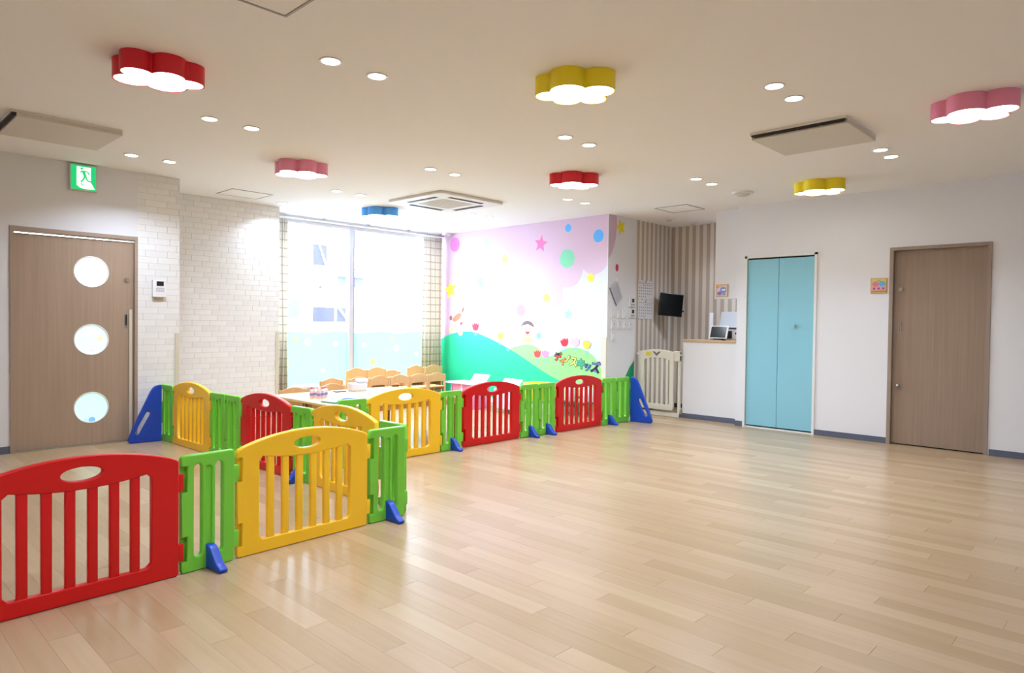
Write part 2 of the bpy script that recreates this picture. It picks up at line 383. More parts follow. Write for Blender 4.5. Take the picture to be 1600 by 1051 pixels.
# ------------------------------------------------------------------ window
wd_ = bpy.data.objects.new('window_1', None); C.objects.link(wd_); struct(wd_)
FR = mat('window_frame_white', (236,236,240), .4)
FRG = mat('window_frame_grey', (170,170,190), .4)
X0, X1, Z0, Z1 = 4.36, 7.31, .285, 2.62
b = box(None, X0, X0+.05, YW+.01, YW+.10, Z0, Z1); box(b, X1-.05, X1, YW+.01, YW+.10, Z0, Z1)
box(b, X0, X1, YW+.01, YW+.10, Z0, Z0+.04); box(b, X0, X1, YW+.01, YW+.10, Z1-.05, Z1)
put('frame', b, FR, wd_)
put('mullion', box(None, 5.60, 5.67, YW+.005, YW+.10, Z0, Z1, .004), mat('mullion_white', (224,222,236), .4), wd_)
put('mullion_rail', box(None, 5.675, 5.70, YW+.02, YW+.10, Z0, Z1, .003), FRG, wd_)
struct(put('trim_1', box(None, 4.30, 7.30, YW-.07, YW+.02, .265, .292, .004), FR))
def pane_mat():
    m = bpy.data.materials.new('window_glass'); m.use_nodes = True; nt = m.node_tree; nt.nodes.remove(nt.nodes['Principled BSDF'])
    out = nt.nodes['Material Output']; tr = nt.nodes.new('ShaderNodeBsdfTransparent'); tr.inputs[0].default_value = (.94,.97,.97,1)
    gl = nt.nodes.new('ShaderNodeBsdfGlossy'); gl.inputs['Roughness'].default_value = .02; mx = nt.nodes.new('ShaderNodeMixShader'); mx.inputs[0].default_value = .05
    nt.links.new(tr.outputs[0], mx.inputs[1]); nt.links.new(gl.outputs[0], mx.inputs[2]); nt.links.new(mx.outputs[0], out.inputs[0]); return m
GLASS = pane_mat()
def film_mat(name, col, tr_=.35):
    m = bpy.data.materials.new(name); m.use_nodes = True; nt = m.node_tree; nt.nodes.remove(nt.nodes['Principled BSDF'])
    out = nt.nodes['Material Output']; a = nt.nodes.new('ShaderNodeBsdfTranslucent'); a.inputs[0].default_value = srgb(*col)
    t_ = nt.nodes.new('ShaderNodeBsdfTransparent'); t_.inputs[0].default_value = srgb(*col); mx = nt.nodes.new('ShaderNodeMixShader'); mx.inputs[0].default_value = tr_
    nt.links.new(a.outputs[0], mx.inputs[1]); nt.links.new(t_.outputs[0], mx.inputs[2]); nt.links.new(mx.outputs[0], out.inputs[0]); return m
FILM = film_mat('film_mint', (145,170,147), .02)
for (xa, xb) in ((X0+.05, 5.60), (5.70, X1-.05)):
    p = put('pane', box(None, xa, xb, YW+.055, YW+.061, Z0+.04, Z1-.05), GLASS, wd_)
    # frosted film with a cloudy scalloped top
    top = []; n = 40
    for k in range(n+1):
        x = xb-(xb-xa)*k/n; top.append((x, 1.03+.035*abs(math.sin((x-4.3)*4.2))))
    spots = [(4.95,.92,.05,(236,232,220)),(4.63,.62,.04,(190,196,130)),(5.2,.5,.035,(186,190,140)),(4.60,.93,.03,(196,170,168)),(5.4,.88,.04,(160,188,188)),(4.76,.95,.03,(186,190,120))] if xa < 5 else [(5.9,.86,.035,(204,168,168)),(6.5,.8,.05,(236,232,220)),(6.05,.6,.045,(188,192,110)),(6.42,.95,.03,(186,190,120)),(6.9,.7,.04,(160,188,192))]
    f = put('frosted_film', solid([[(xa, Z0+.04), (xb, Z0+.04)]+top]+[ell(q[0], q[1], q[2], q[2], 20) for q in spots], .002, 0, 0, MY(YW+.05, 0)), FILM, wd_)
    for (sx_, sz_, r_, c_) in spots: put('film_dot', solid([ell(sx_, sz_, r_, r_, 20)], .001, 0, 0, MY(YW+.05, 0)), film_mat('film%d%d%d' % c_, c_, .02), f)
# curtain rail and curtains
t = thing('curtain_rail', 'slim white curtain rail under the ceiling above the big window', 'curtain rail', (5.85, 8.62, 2.62))
put('rail', box(None, -1.6, 1.455, -.015, .015, 0, .03, .003), mat('rail_grey', (190,184,180), .4), t)
put('rail', box(None, -1.6, 1.455, .05, .08, 0, .03, .003), mat('rail_grey'), t)
for x_ in (-1.5, -.75, 0, .75, 1.4): put('bracket', box(None, x_-.012, x_+.012, -.02, .09, .03, .0445), mat('rail_grey'), t)
def curtain_mat():
    m = bpy.data.materials.new('curtain_check'); m.use_nodes = True; nt = m.node_tree; b = nt.nodes['Principled BSDF']
    uv = nt.nodes.new('ShaderNodeUVMap'); sp = nt.nodes.new('ShaderNodeSeparateXYZ'); nt.links.new(uv.outputs[0], sp.inputs[0])
    vals = []
    for k, pitch in ((0, .075), (1, .115)):
        dv = nt.nodes.new('ShaderNodeMath'); dv.operation = 'DIVIDE'; dv.inputs[1].default_value = pitch; nt.links.new(sp.outputs[k], dv.inputs[0])
        fr = nt.nodes.new('ShaderNodeMath'); fr.operation = 'FRACT'; nt.links.new(dv.outputs[0], fr.inputs[0])
        lt = nt.nodes.new('ShaderNodeMath'); lt.operation = 'LESS_THAN'; lt.inputs[1].default_value = .13 if k == 0 else .14; nt.links.new(fr.outputs[0], lt.inputs[0]); vals.append(lt)
    mx_ = nt.nodes.new('ShaderNodeMath'); mx_.operation = 'MAXIMUM'; nt.links.new(vals[0].outputs[0], mx_.inputs[0]); nt.links.new(vals[1].outputs[0], mx_.inputs[1])
    mc = nt.nodes.new('ShaderNodeMix'); mc.data_type = 'RGBA'; mc.inputs[6].default_value = srgb(246,240,228); mc.inputs[7].default_value = srgb(206,194,184)
    nt.links.new(mx_.outputs[0], mc.inputs[0]); nt.links.new(mc.outputs[2], b.inputs['Base Color']); b.inputs['Roughness'].default_value = .9
    tl = nt.nodes.new('ShaderNodeBsdfTranslucent'); nt.links.new(mc.outputs[2], tl.inputs[0]); ms = nt.nodes.new('ShaderNodeMixShader'); ms.inputs[0].default_value = .24
    nt.links.new(b.outputs[0], ms.inputs[1]); nt.links.new(tl.outputs[0], ms.inputs[2]); nt.links.new(ms.outputs[0], nt.nodes['Material Output'].inputs[0])
    return m
CURT = curtain_mat()
def curtain(label, xa, xb, folds, amp, y):
    me = bpy.data.meshes.new('curtain'); n = folds*12; V, F, UV = [], [], []
    full = (xb-xa)*1.9
    zs = (.10, 1.0, 2.0, 2.60)
    for zi, z in enumerate(zs):
        a = amp*(1 if z < 2.3 else .7)
        for k in range(n+1):
            t_ = k/n; V.append((xa+(xb-xa)*t_+.006*math.sin(z*3+t_*9), y+a*math.sin(2*PI*folds*t_)+.01*math.sin(z*2+t_*5), z)); UV.append((full*t_, z))
    for zi in range(len(zs)-1):
        for k in range(n): a = zi*(n+1)+k; F.append((a, a+1, a+n+2, a+n+1))
    me.from_pydata(V, [], F); ul = me.uv_layers.new(name='UVMap')
    for lp in me.loops: ul.data[lp.index].uv = UV[lp.vertex_index]
    me.shade_smooth(); o = put('curtain', me, CURT); sm = o.modifiers.new('s', 'SOLIDIFY'); sm.thickness = .003
    return tag(o, label, 'curtain')
curtain('cream checked curtain gathered at the right of the window by the painted wall', 6.88, 7.27, 6, .03, 8.61)
curtain('thin cream checked curtain bunched at the left of the window by the brick wall', 4.39, 4.55, 3, .03, 8.62)

# ------------------------------------------------------------------ painted wall
PK = mat('mural_pink', (214,184,206), .6, spec=.3)
def mcol(c): return mat('paint_%d_%d_%d' % c, c, .6, spec=.3)
def paint(name, loops, c, lvl=1, parent=wm, th=.0008): 
    o = put(name, solid(loops, th, 0, 0, MX(XM, lvl*.0008+.0004)), mcol(c) if isinstance(c, tuple) else c, parent); return o
def yz(L): return [(-y, z) for (y, z) in L]
def arcs(P, n=8, bulge=.5):
    out = []
    for p, q in zip(P, P[1:]):
        p, q = Vector(p), Vector(q); d = q-p; nrm = Vector((d.y, -d.x))
        for k in range(n):
            t_ = k/n; h = bulge*4*t_*(1-t_)*.5; v = p+d*t_+nrm*h; out.append((v.x, v.y))
    out.append(P[-1]); return out
sc = arcs([(-5.301,2.0),(-5.70,1.96),(-6.06,1.73),(-6.26,1.42),(-6.52,1.08),(-6.70,.80)], 8, -.5)
paint('pink_sky', [[(-5.301, ZC-.001), (-8.735, ZC-.001), (-8.735, .95), (-8.6, .9), (-7.0, .75), (-6.72, .75)]+sc[::-1]], PK, 0)
def smooth_curve(P, n=6):
    out = []; N = len(P)
    for i in range(N-1):
        p0, p1, p2, p3 = P[max(i-1, 0)], P[i], P[i+1], P[min(i+2, N-1)]
        for k in range(n):
            t_ = k/n
            out.append(tuple(.5*(2*p1[j]+(p2[j]-p0[j])*t_+(2*p0[j]-5*p1[j]+4*p2[j]-p3[j])*t_**2+(3*p1[j]-p0[j]-3*p2[j]+p3[j])*t_**3) for j in (0, 1)))
    out.append(tuple(P[-1])); return out
LG, GG = (156,226,140), (50,208,150)
h1 = smooth_curve(yz([(7.2,.55),(7.06,.82),(6.89,.88),(6.70,.91),(6.51,.87),(6.38,.77),(6.24,.76),(6.03,.86),(5.81,.89),(5.64,.86),(5.48,.76),(5.37,.62),(5.301,.5)]))
paint('light_green_hill', [h1+yz([(5.301,.071),(7.2,.071)])], LG, 2)
h2 = smooth_curve(yz([(8.735,.90),(8.48,1.01),(8.17,1.07),(7.87,1.07),(7.57,1.0),(7.29,.91),(7.02,.81),(6.76,.70),(6.50,.58),(6.26,.48),(6.0,.40),(5.8,.36)]))
paint('green_hill', [h2+yz([(5.8,.071),(8.735,.071)])], GG, 3)
for (y, z, a, bq, c) in [(8.33,2.48,.115,.115,(244,120,196)),(7.61,2.45,.07,.07,(190,236,232)),(5.97,2.54,.055,.055,(90,170,236)),(5.45,2.39,.085,.085,(92,172,240)),(5.98,2.12,.13,.13,(128,208,170)),(7.72,1.85,.08,.08,(150,232,212)),(7.01,1.81,.07,.07,(180,236,232)),(6.85,1.41,.085,.085,(240,150,214)),(6.49,1.04,.045,.045,(140,206,236)),(8.0,2.24,.045,.045,(240,240,150)),(7.19,2.18,.065,.065,(240,240,130)),(5.57,1.84,.055,.06,(232,232,80)),(6.35,1.58,.06,.06,(242,242,110)),(8.55,1.10,.06,.05,(240,170,206)),(8.40,1.10,.045,.04,(244,232,140))]:
    paint('balloon_dot', [ell(-y, z, a, bq)], c, 2)
for (y, z, R, c, rt) in [(6.47,2.36,.13,(240,120,180),1.4),(8.43,1.75,.16,(244,240,70),1.75),(5.95,1.35,.085,(170,216,246),1.5),(7.56,1.23,.08,(222,170,226),1.8)]:
    paint('star', [star(-y, z, R, None, rt)], c, 2)
def tulip(y, z, s, c, tilt=0, stem=True):
    u = -y; P = [(-.5,.35),(-.3,.1),(-.12,.4),(0,.15),(.12,.4),(.3,.1),(.5,.35),(.5,-.1),(.35,-.42),(0,-.52),(-.35,-.42),(-.5,-.1)]
    ca, sa = math.cos(tilt), math.sin(tilt)
    f = paint('tulip', [rounded([(u+s*(p[0]*ca-p[1]*sa), z+s*(p[0]*sa+p[1]*ca)) for p in P], .01)], c, 5)
    if stem: paint('tulip_leaf', [[(u-.35*s, z-.72*s), (u-.05*s, z-.95*s), (u, z-.52*s), (u+.05*s, z-.95*s), (u+.35*s, z-.72*s), (u+.1*s, z-1.1*s), (u-.1*s, z-1.1*s)]], (140,214,206), 5, f)
tulip(7.82,1.165,.14,(232,50,76)); tulip(7.97,1.175,.12,(232,190,240),0,False); tulip(7.27,1.03,.13,(244,226,80),.3); tulip(7.10,.94,.13,(244,190,226),.2)
tulip(6.51,.79,.13,(236,74,80)); tulip(6.36,.79,.13,(244,150,206)); tulip(6.01,.97,.13,(222,40,56),.25); tulip(5.81,.98,.13,(246,190,224)); tulip(5.62,.95,.13,(248,212,70),-.3)
# two peeking children painted on the hill tops
SK = (252,228,212)
f = paint('painted_girl', [ell(-8.24, 1.215, .12, .115)], SK, 2)
paint('hair', [ell(-8.26, 1.30, .115, .05, 24, .5)], (176,120,92), 4, f); paint('hair_bunch', [ell(-8.41, 1.29, .035, .04)], (150,100,80), 4, f); paint('hair_bunch', [ell(-8.12, 1.42, .02, .05, 16, -.5)], (150,100,80), 4, f)
paint('mouth', [[(-8.20,1.215),(-8.12,1.235),(-8.135,1.185),(-8.17,1.175)]], (190,70,90), 4, f); paint('hand', [ell(-8.17, 1.05, .055, .045)], (248,170,140), 5, f)
f = paint('painted_boy', [ell(-6.71, 1.12, .125, .11)], SK, 3)
hp = [(-6.71+.135*math.cos(a), 1.13+.125*math.sin(a)) for a in [math.radians(15+15*k) for k in range(11)]]
paint('hair', [hp+[(-6.80,1.19),(-6.70,1.205),(-6.62,1.175)]], (120,96,96), 4, f)
paint('mouth', [[(-6.75,1.105),(-6.70,1.095),(-6.66,1.105),(-6.675,1.07),(-6.71,1.055),(-6.74,1.075)]], (190,60,60), 5, f)
for s_ in (-1, 1):
    paint('cheek', [ell(-6.71+s_*.08, 1.10, .018, .014)], (250,190,180), 5, f); paint('eye', [ell(-6.71+s_*.04, 1.14, .008, .012)], (70,50,50), 5, f)
paint('shirt', [[(-6.80,1.035),(-6.62,1.035),(-6.64,.93),(-6.78,.93)]], (240,240,140), 2, f)
# the lettering on the light green hill
chars = [('ディ', (226,60,70), 6.13, .745, .155), ('ノ', (244,220,90), 5.955, .725, .13), ('ス', (236,236,120), 5.845, .69, .15), ('キ', (60,190,160), 5.71, .665, .15), ('ッ', (60,100,190), 5.60, .635, .14), ('ズ', (120,110,200), 5.47, .63, .16)]
chars[0] = ('デ', (226,60,70), 6.125, .745, .13); chars.insert(1, ('ィ', (240,140,70), 6.03, .70, .13))
for ch, c, y, z, sz in chars:
    R = Matrix.Translation((-y, z, 0)) @ Matrix.Rotation(-.12, 4, 'Z')
    o = put('letter', text_mesh(ch, sz, .001, .011, MX(XM, .0040) @ R), mcol((50,40,50)), wm)
    put('letter_face', text_mesh(ch, sz, .001, .0045, MX(XM, .0050) @ R), mcol(c), o)
# pink patch, star, dot and green patch continuing round the corner on the column side
def cpaint(name, loops, c, lvl=1): return put(name, solid(loops, .0008, 0, 0, MY(5.29, lvl*.0008+.0004)), mcol(c) if isinstance(c, tuple) else c, wc)
arc = [(XM+.001+.19*math.sin(a), 2.665-.595*(1-math.cos(a))) for a in [PI/2*k/12 for k in range(13)]]
pa = [(XM+.002, 2.07), (XM+.07, 2.14), (XM+.13, 2.25), (XM+.17, 2.38), (XM+.19, 2.52), (XM+.185, 2.664), (XM+.002, 2.664)]
cpaint('pink_sky', [pa], PK, 0); cpaint('star', [star(7.588, 2.52, .12, None, 1.9)], (226,206,40), 1); cpaint('balloon_dot', [ell(7.514, 1.975, .035, .05)], (206,60,110), 1)
cpaint('green_hill', [[(XM+.4, .071), (7.955, .071), (7.955, .72), (7.85, .64), (7.72, .48), (XM+.4, .3)]], (40,170,120), 0)

# ------------------------------------------------------------------ things on the column side
YC = 5.29
t = thing('notice_paper', 'tilted clear sleeve of papers hung on the white column above the switches', 'paper', (7.49, YC, 1.64))
M0 = Matrix.Translation((-7.49, -YC, -1.64)); q = [(7.503,1.812),(7.335,1.70),(7.497,1.465),(7.64,1.575)]
put('sleeve', solid([q], .004, 0, 0, M0 @ MY(YC, .008)), mat('paper_sleeve', (206,206,212), .25), t)
q2 = [(7.49+(a-7.49)*.8+.01, 1.64+(z_-1.64)*.8) for a, z_ in q]; put('sheet', solid([q2], .001, 0, 0, M0 @ MY(YC, .0108)), mat('paper_grey', (188,188,198), .6), t)
put('binding_edge', solid([[(7.335,1.70),(7.497,1.465),(7.505,1.47),(7.343,1.705)]], .008, 0, 0, M0 @ MY(YC, .010)), mat('binding', (90,90,100), .4), t)
put('clip', box(None, -.01, .03, -.014, -.002, .15, .2), WHITEP, t)
SWP = mat('switch_plate', (226,224,224), .35)
def wall_plate(name, label, cat, x, z, wd, h, kids=(), group=None, dep=.012):
    t = thing(name, label, cat, (x, YC, z), 0, group)
    put('plate', solid([rrect(-wd/2, wd/2, -h/2, h/2, .006)], dep, .003, 1, Matrix.Translation((0, -dep/2-.0005, 0)) @ STAND), SWP, t)
    for (n, a, c_, ww, hh, m_) in kids: put(n, solid([rrect(a-ww/2, a+ww/2, c_-hh/2, c_+hh/2, .002)], .006, .001, 1, Matrix.Translation((0, -dep-.001, 0)) @ STAND), m_, t)
    return t
GRS = mat('switch_rocker', (240,240,238), .3)
names = ['leftmost', 'second', 'third']
for k in range(3):
    wall_plate('light_switch', 'plain white switch, %s of the upper row of three on the column' % names[k], 'switch', 7.43+k*.13, 1.358, .07, .118, (('rocker', .0, 0, .034, .07, GRS),), 'upper row of switches')
names = ['leftmost', 'second from left', 'third from left', 'rightmost']
DOTM = mat('switch_mark', (120,120,124), .4)
for k in range(4):
    wall_plate('light_switch', 'dotted white switch, %s of the lower row of four on the column' % names[k], 'switch', 7.432+k*.13, 1.213, .07, .118, (('rocker', -.01, 0, .03, .08, GRS), ('indicator', .02, .01, .012, .012, DOTM)), 'lower row of switches')
wall_plate('light_switch', 'lone white switch plate below the rows of switches on the column', 'switch', 7.434, 1.06, .07, .118, (('rocker', 0, 0, .034, .07, GRS),))
SCR = mat('lcd_dark', (52,50,54), .25)
for k, zz in enumerate((1.525, 1.375)):
    wall_plate('thermostat', ['upper', 'lower'][k]+' white climate controller with square dark screen on the column', 'thermostat', 7.865, zz, .125, .13, (('screen', .015, .022, .05, .05, SCR), ('button', -.02, -.035, .02, .012, DOTM), ('button', .012, -.035, .02, .012, DOTM), ('button', .04, -.035, .02, .012, DOTM)), None, .02)
# calendars
PAP = mat('calendar_paper', (222,218,218), .6); INK = mat('calendar_ink', (150,146,156), .7); RED = mat('calendar_red', (190,110,120), .7)
for k, (zt, zb) in enumerate(((1.84, 1.578), (1.566, 1.30))):
    t = thing('wall_calendar', ['upper', 'lower'][k]+' monthly sheet of the paired wall calendars on striped wallpaper', 'calendar', (8.21, YC, zb))
    h = zt-zb
    put('sheet', solid([[(-.19, 0), (.19, 0), (.19, h), (-.19, h)]], .004, 0, 0, Matrix.Translation((0, -.004, 0)) @ STAND), PAP, t)
    put('header_strip', solid([[(-.185, h-.042), (.185, h-.042), (.185, h-.036), (-.185, h-.036)]], .001, 0, 0, Matrix.Translation((0, -.0068, 0)) @ STAND), INK, t)
    put('month_numeral', solid([rrect(-.012, .012, h-.034, h-.006, .004)], .001, 0, 0, Matrix.Translation((0, -.0068, 0)) @ STAND), INK, t)
    bm = bmesh.new()
    for r_ in range(5):
        for c_ in range(7):
            if (r_ == 0 and c_ < k+2) or (r_ == 4 and c_ > 3): continue
            x_, z_ = -.165+c_*.05, h-.075-r_*.04; box(bm, x_, x_+.02, -.0072, -.0062, z_, z_+.016)
    put('date_grid', bm, INK, t)['kind'] = 'stuff'
    if k == 0: put('pin', ball(None, (0, -.012, h-.004), .008), METAL, t)
# monitor on bracket
t = thing('wall_monitor', 'black flat monitor on an arm bracket against the striped wallpaper', 'monitor', (8.58, 5.10, 1.345), -.62)
MM = Matrix.Translation((-.012,0,0)) @ Matrix.Rotation(.085, 4, 'Y')
put('screen_body', xf(box(None, -.175, .175, -.022, .022, 0, .325, .008), MM), mat('tv_black', (24,24,24), .3), t)
put('screen', xf(box(None, -.163, .163, -.024, -.0225, .016, .311), MM), mat('tv_glass', (16,18,18), .15), t)
b = rod(None, (0, .02, .17), (-.10, .15, .17), .02); b = xf(b, Matrix.Identity(4)); box(b, -.05, .05, .02, .045, .11, .23)
put('bracket', b, DARK, t)
put('knob', rod(None, (.155, 0, .07), (.195, 0, .07), .012), DARK, t)
tag(put('power_cable', xf(merge(rod(None, (0,0,0), (.01,0,-.12), .004), rod(None, (.01,0,-.12), (-.005,0,-.26), .004)), Matrix.Translation((8.66, 5.284, 1.28))), WHITEP), 'thin white cable hanging on striped wall below the monitor', 'cable')
tag(put('wall_outlet', box(None, XA-.01, XA-.0005, 4.42, 4.50, 1.10, 1.22, .002), mat('outlet_beige', (190,180,168), .4)), 'small beige outlet plate on the striped back wall over the counter', 'outlet')

# ------------------------------------------------------------------ safety gate
GATE = mat('gate_cream', (226,222,206), .4)
t = thing('safety_gate', 'cream plastic safety gate closing the gap beside the white counter', 'gate', (7.97, 5.21, 0), -PI/2)
Wg = .635
put('side_post', box(None, .0, .03, -.02, .02, .0, .85, .004), GATE, t); put('side_post', box(None, Wg-.03, Wg, -.02, .02, .0, .86, .004), GATE, t)
put('bottom_rail', box(None, .0, Wg, -.022, .022, .0, .055, .006), GATE, t)
put('latch_block', box(None, Wg-.085, Wg, -.03, .03, .74, .875, .008), GATE, t)
put('hinge_block', box(None, .0, .075, -.028, .028, .74, .86, .008), GATE, t)
fl = rounded([(.06,.085),(.54,.085),(.555,.12),(.555,.86),(.42,.885),(.30,.892),(.18,.885),(.045,.86),(.045,.12)], [.03,.03,.03,.01,.05,.05,.05,.01,.03])
loops = [fl, rounded([(.105,.16),(.495,.16),(.495,.75),(.40,.775),(.30,.78),(.20,.775),(.105,.75)], [.03,.03,.02,.03,.03,.03,.02])]
leaf = put('gate_leaf', solid(loops, .04, .006, 2, Matrix.Translation((0, -.03, 0)) @ STAND), GATE, t, smooth=True)
for k in range(5): put('slat', box(None, .143+k*.0735, .143+k*.0735+.038, -.046, -.014, .15, .785, .006), GATE, leaf)
put('arrow_mark', solid([[(.235,.86),(.30,.80),(.365,.86),(.33,.86),(.30,.835),(.27,.86)]], .002, 0, 0, Matrix.Translation((0, -.0515, 0)) @ STAND), mat('gate_grey', (120,116,108), .5), leaf)
put('warning_sticker', solid([rrect(.135, .21, .80, .855, .004)], .001, 0, 0, Matrix.Translation((0, -.051, 0)) @ STAND), mat('sticker_yellow', (226,214,60), .5), leaf)
for z_ in (.12, .82): put('pressure_bolt', rod(None, (-.035, 0, z_), (.005, 0, z_), .014), GATE, t)
for z_ in (.12, .82): put('pressure_bolt', rod(None, (Wg-.005, 0, z_), (Wg+.012, 0, z_), .014), GATE, t)

# ------------------------------------------------------------------ counter and things on it
t = thing('reception_counter', 'white half-height counter with wooden top beside the teal closet', 'counter', (8.0, 4.16, 0))
put('front_panel', box(None, 0, .06, -.394, .40, 0, 1.0), mat('counter_white', (230,230,232), .5), t)
put('counter_top', box(None, -.012, .40, -.394, .408, 1.0, 1.03, .003), LEDGE, t)
put('end_panel', box(None, .06, .38, .34, .40, .0, 1.0), mat('counter_white'), t)
put('kickboard', box(None, -.008, -.0005, -.394, .40, 0, .063), BASE, t)
t = thing('tablet', 'black screened tablet in white frame propped up on the counter', 'tablet', (8.06, 4.115, 1.040), -PI/2)
TM = Matrix.Rotation(-.35, 4, 'X')
put('tablet_frame', xf(box(None, -.12, .13, -.006, .006, .012, .185, .004), TM), WHITEP, t); put('tablet_screen', xf(box(None, -.10, .11, -.0075, -.0062, .024, .173), TM), mat('tv_glass'), t)
put('stand', xf(box(None, -.06, .09, .0, .10, .0, .016, .003), Matrix.Identity(4)), DARK, t); put('stand_back', xf(box(None, .05, .10, .012, .03, .0, .16), TM), DARK, t)
t = thing('printer', 'white desktop printer with raised paper tray behind the tablet', 'printer', (8.32, 4.12, 1.0), 0)
put('leg_shelf', box(None, .085, .42, -.24, .24, -1.0, .0), mat('cabinet_grey', (200,198,200), .5), t)
put('body', box(None, -.02, .36, -.21, .19, .031, .2, .01), mat('printer_white', (226,228,232), .35), t)
put('front_slot', box(None, -.024, -.0205, -.09, .15, .05, .15), DARK, t); put('control_strip', box(None, -.026, -.0205, -.17, .17, .172, .196), mat('printer_dark', (70,70,78), .4), t)
put('control_panel', box(None, -.026, -.0205, -.18, -.11, .05, .15), WHITEP, t); put('power_button', rod(None, (-.027, -.145, .12), (-.031, -.145, .12), .012), DARK, t)
put('paper_tray', xf(box(None, 0, .012, -.18, .17, 0, .22, .003), Matrix.Translation((.14, 0, .19)) @ Matrix.Rotation(.25, 4, 'Y')), mat('tray_grey', (206,210,216), .3), t)
tag(put('document_stand', merge(box(None, 8.28, 8.38, 4.335, 4.350, 1.031, 1.385, .003), box(None, 8.27, 8.38, 4.325, 4.37, 1.0305, 1.036)), mat('stand_white', (232,232,234), .4)), 'narrow white upright stand at the left of the printer', 'stand')

def picture_sign(name, label, x, y0, y1, z0, z1, style):
    t = thing(name, label, 'sign', (x, (y0+y1)/2, z0)); w_, h = y1-y0, z1-z0
    M = Matrix(((0,0,-1,0),(-1,0,0,0),(0,1,0,0),(0,0,0,1)))
    def pp(n, loops, c, off, th=.0015): put(n, solid(loops, th, 0, 0, Matrix.Translation((-off, 0, 0)) @ M), mcol(c), t)
    pp('board', [rrect(-w_/2, w_/2, 0, h, .004)], (206,160,104), .006, .01)
    pp('picture', [rrect(-w_/2+.008, w_/2-.008, .008, h-.008, .003)], (216,200,120) if style else (226,196,180), .012)
    if style:
        pp('ground_band', [[(-w_/2+.008,.012),(w_/2-.008,.012),(w_/2-.008,.03),(-w_/2+.008,.03)]], (190,140,110), .0135)
        pp('pink_bush', [ell(-.03, .095, .034, .026)], (230,120,170), .0135); pp('blue_bush', [ell(.032, .10, .034, .03)], (110,180,236), .0135)
        for k in range(3): pp('pink_tile', [rrect(-.062+k*.044, -.024+k*.044, .034, .07, .006)], (236,160,206), .0145); pp('dark_mark', [rrect(-.053+k*.044, -.033+k*.044, .043, .061, .003)], (170,60,140), .016)
        pp('arch', [[(-.06,.115),(0,.14),(.06,.115),(.06,.108),(0,.13),(-.06,.108)]], (150,180,100), .0145)
    else:
        pp('blue_figure', [ell(.02, .085, .042, .04)], (130,150,210), .0135); pp('white_figure', [ell(-.035, .08, .022, .04)], (220,216,240), .0135)
        pp('purple_figure', [ell(-.03, .045, .03, .025)], (150,120,190), .0145); pp('orange_corner', [ell(-.055, .125, .022, .016)], (240,160,70), .0145)
        pp('white_label', [rrect(.0, .05, .08, .1, .004)], (236,236,246), .0145); pp('lower_figure', [ell(.03, .04, .02, .022)], (120,170,200), .0145)
picture_sign('door_sign', 'small wooden picture sign with pink tiles beside the brown door', XR, 2.107, 2.265, 1.577, 1.738, 1)
picture_sign('door_sign', 'small framed picture sign at the foot of the hanging wall over the counter', 8.0, 3.945, 4.105, 1.578, 1.735, 0)

# ------------------------------------------------------------------ teal folding closet doors and brown door
d = bpy.data.objects.new('door_2', None); C.objects.link(d); struct(d)
WF = mat('closet_frame_white', (232,232,230), .4)
b = box(None, XR-.012, XR+.09, 2.822, 2.85, 0, 2.055); box(b, XR-.012, XR+.09, 3.638, 3.666, 0, 2.055); box(b, XR-.012, XR+.09, 2.822, 3.666, 2.028, 2.056); box(b, XR-.006, XR+.06, 2.85, 3.638, 0, .014)
put('door_frame', b, WF, d)
TEAL = mat('closet_teal', (142,202,220), .4, vary=.01, scale=(2,2,2))
put('track_gap', box(None, XR+.04, XR+.09, 2.85, 3.638, .014, 2.028), BLACKSLOT, d)
for (ya, yb) in ((2.853, 3.256), (3.260, 3.634)):
    p = put('folding_leaf', box(None, XR+.006, XR+.035, ya, yb, .030, 2.010, .002), TEAL, d)
    if ya < 3:
        bm = rod(None, (XR+.005, 3.055, 1.224), (XR-.012, 3.055, 1.224), .010, 16); ball(bm, (XR-.02, 3.055, 1.224), .017); put('door_knob', bm, METAL, p, smooth=True)
d = bpy.data.objects.new('door_3', None); C.objects.link(d); struct(d)
b = box(None, XR-.014, XR+.09, 1.203, 1.236, 0, 2.052); box(b, XR-.014, XR+.09, 2.05, 2.085, 0, 2.052); box(b, XR-.014, XR+.09, 1.236, 2.05, 2.018, 2.052)
put('door_frame', b, mat('door_frame_brown', (156,138,124), .45, vary=.05, scale=(40,40,1)), d)
DB = wood_mat('door_brown', (152,130,113), 55, .45, 'Z', .13)
put('door_leaf', box(None, XR+.03, XR+.066, 1.238, 2.048, .012, 2.016), DB, d)
put('door_gap', box(None, XR+.068, XR+.09, 1.238, 2.048, 0, 2.016), BLACKSLOT, d)
put('door_lock', rod(None, (XR+.03, 1.985, 1.615), (XR+.016, 1.985, 1.615), .021, 20), METAL, d, smooth=True)
put('recessed_pull', solid([rrect(-2.0, -1.972, 1.165, 1.28, .012), rrect(-1.995, -1.977, 1.172, 1.273, .008)], .006, 0, 0, MX(XR+.03, .003)), METAL, d)
bm = rod(None, (XR+.03, 1.985, .617), (XR+.0, 1.985, .617), .011, 16); ball(bm, (XR-.004, 1.985, .617), .018, (1,1,1)); put('low_door_knob', bm, METAL, d, smooth=True)

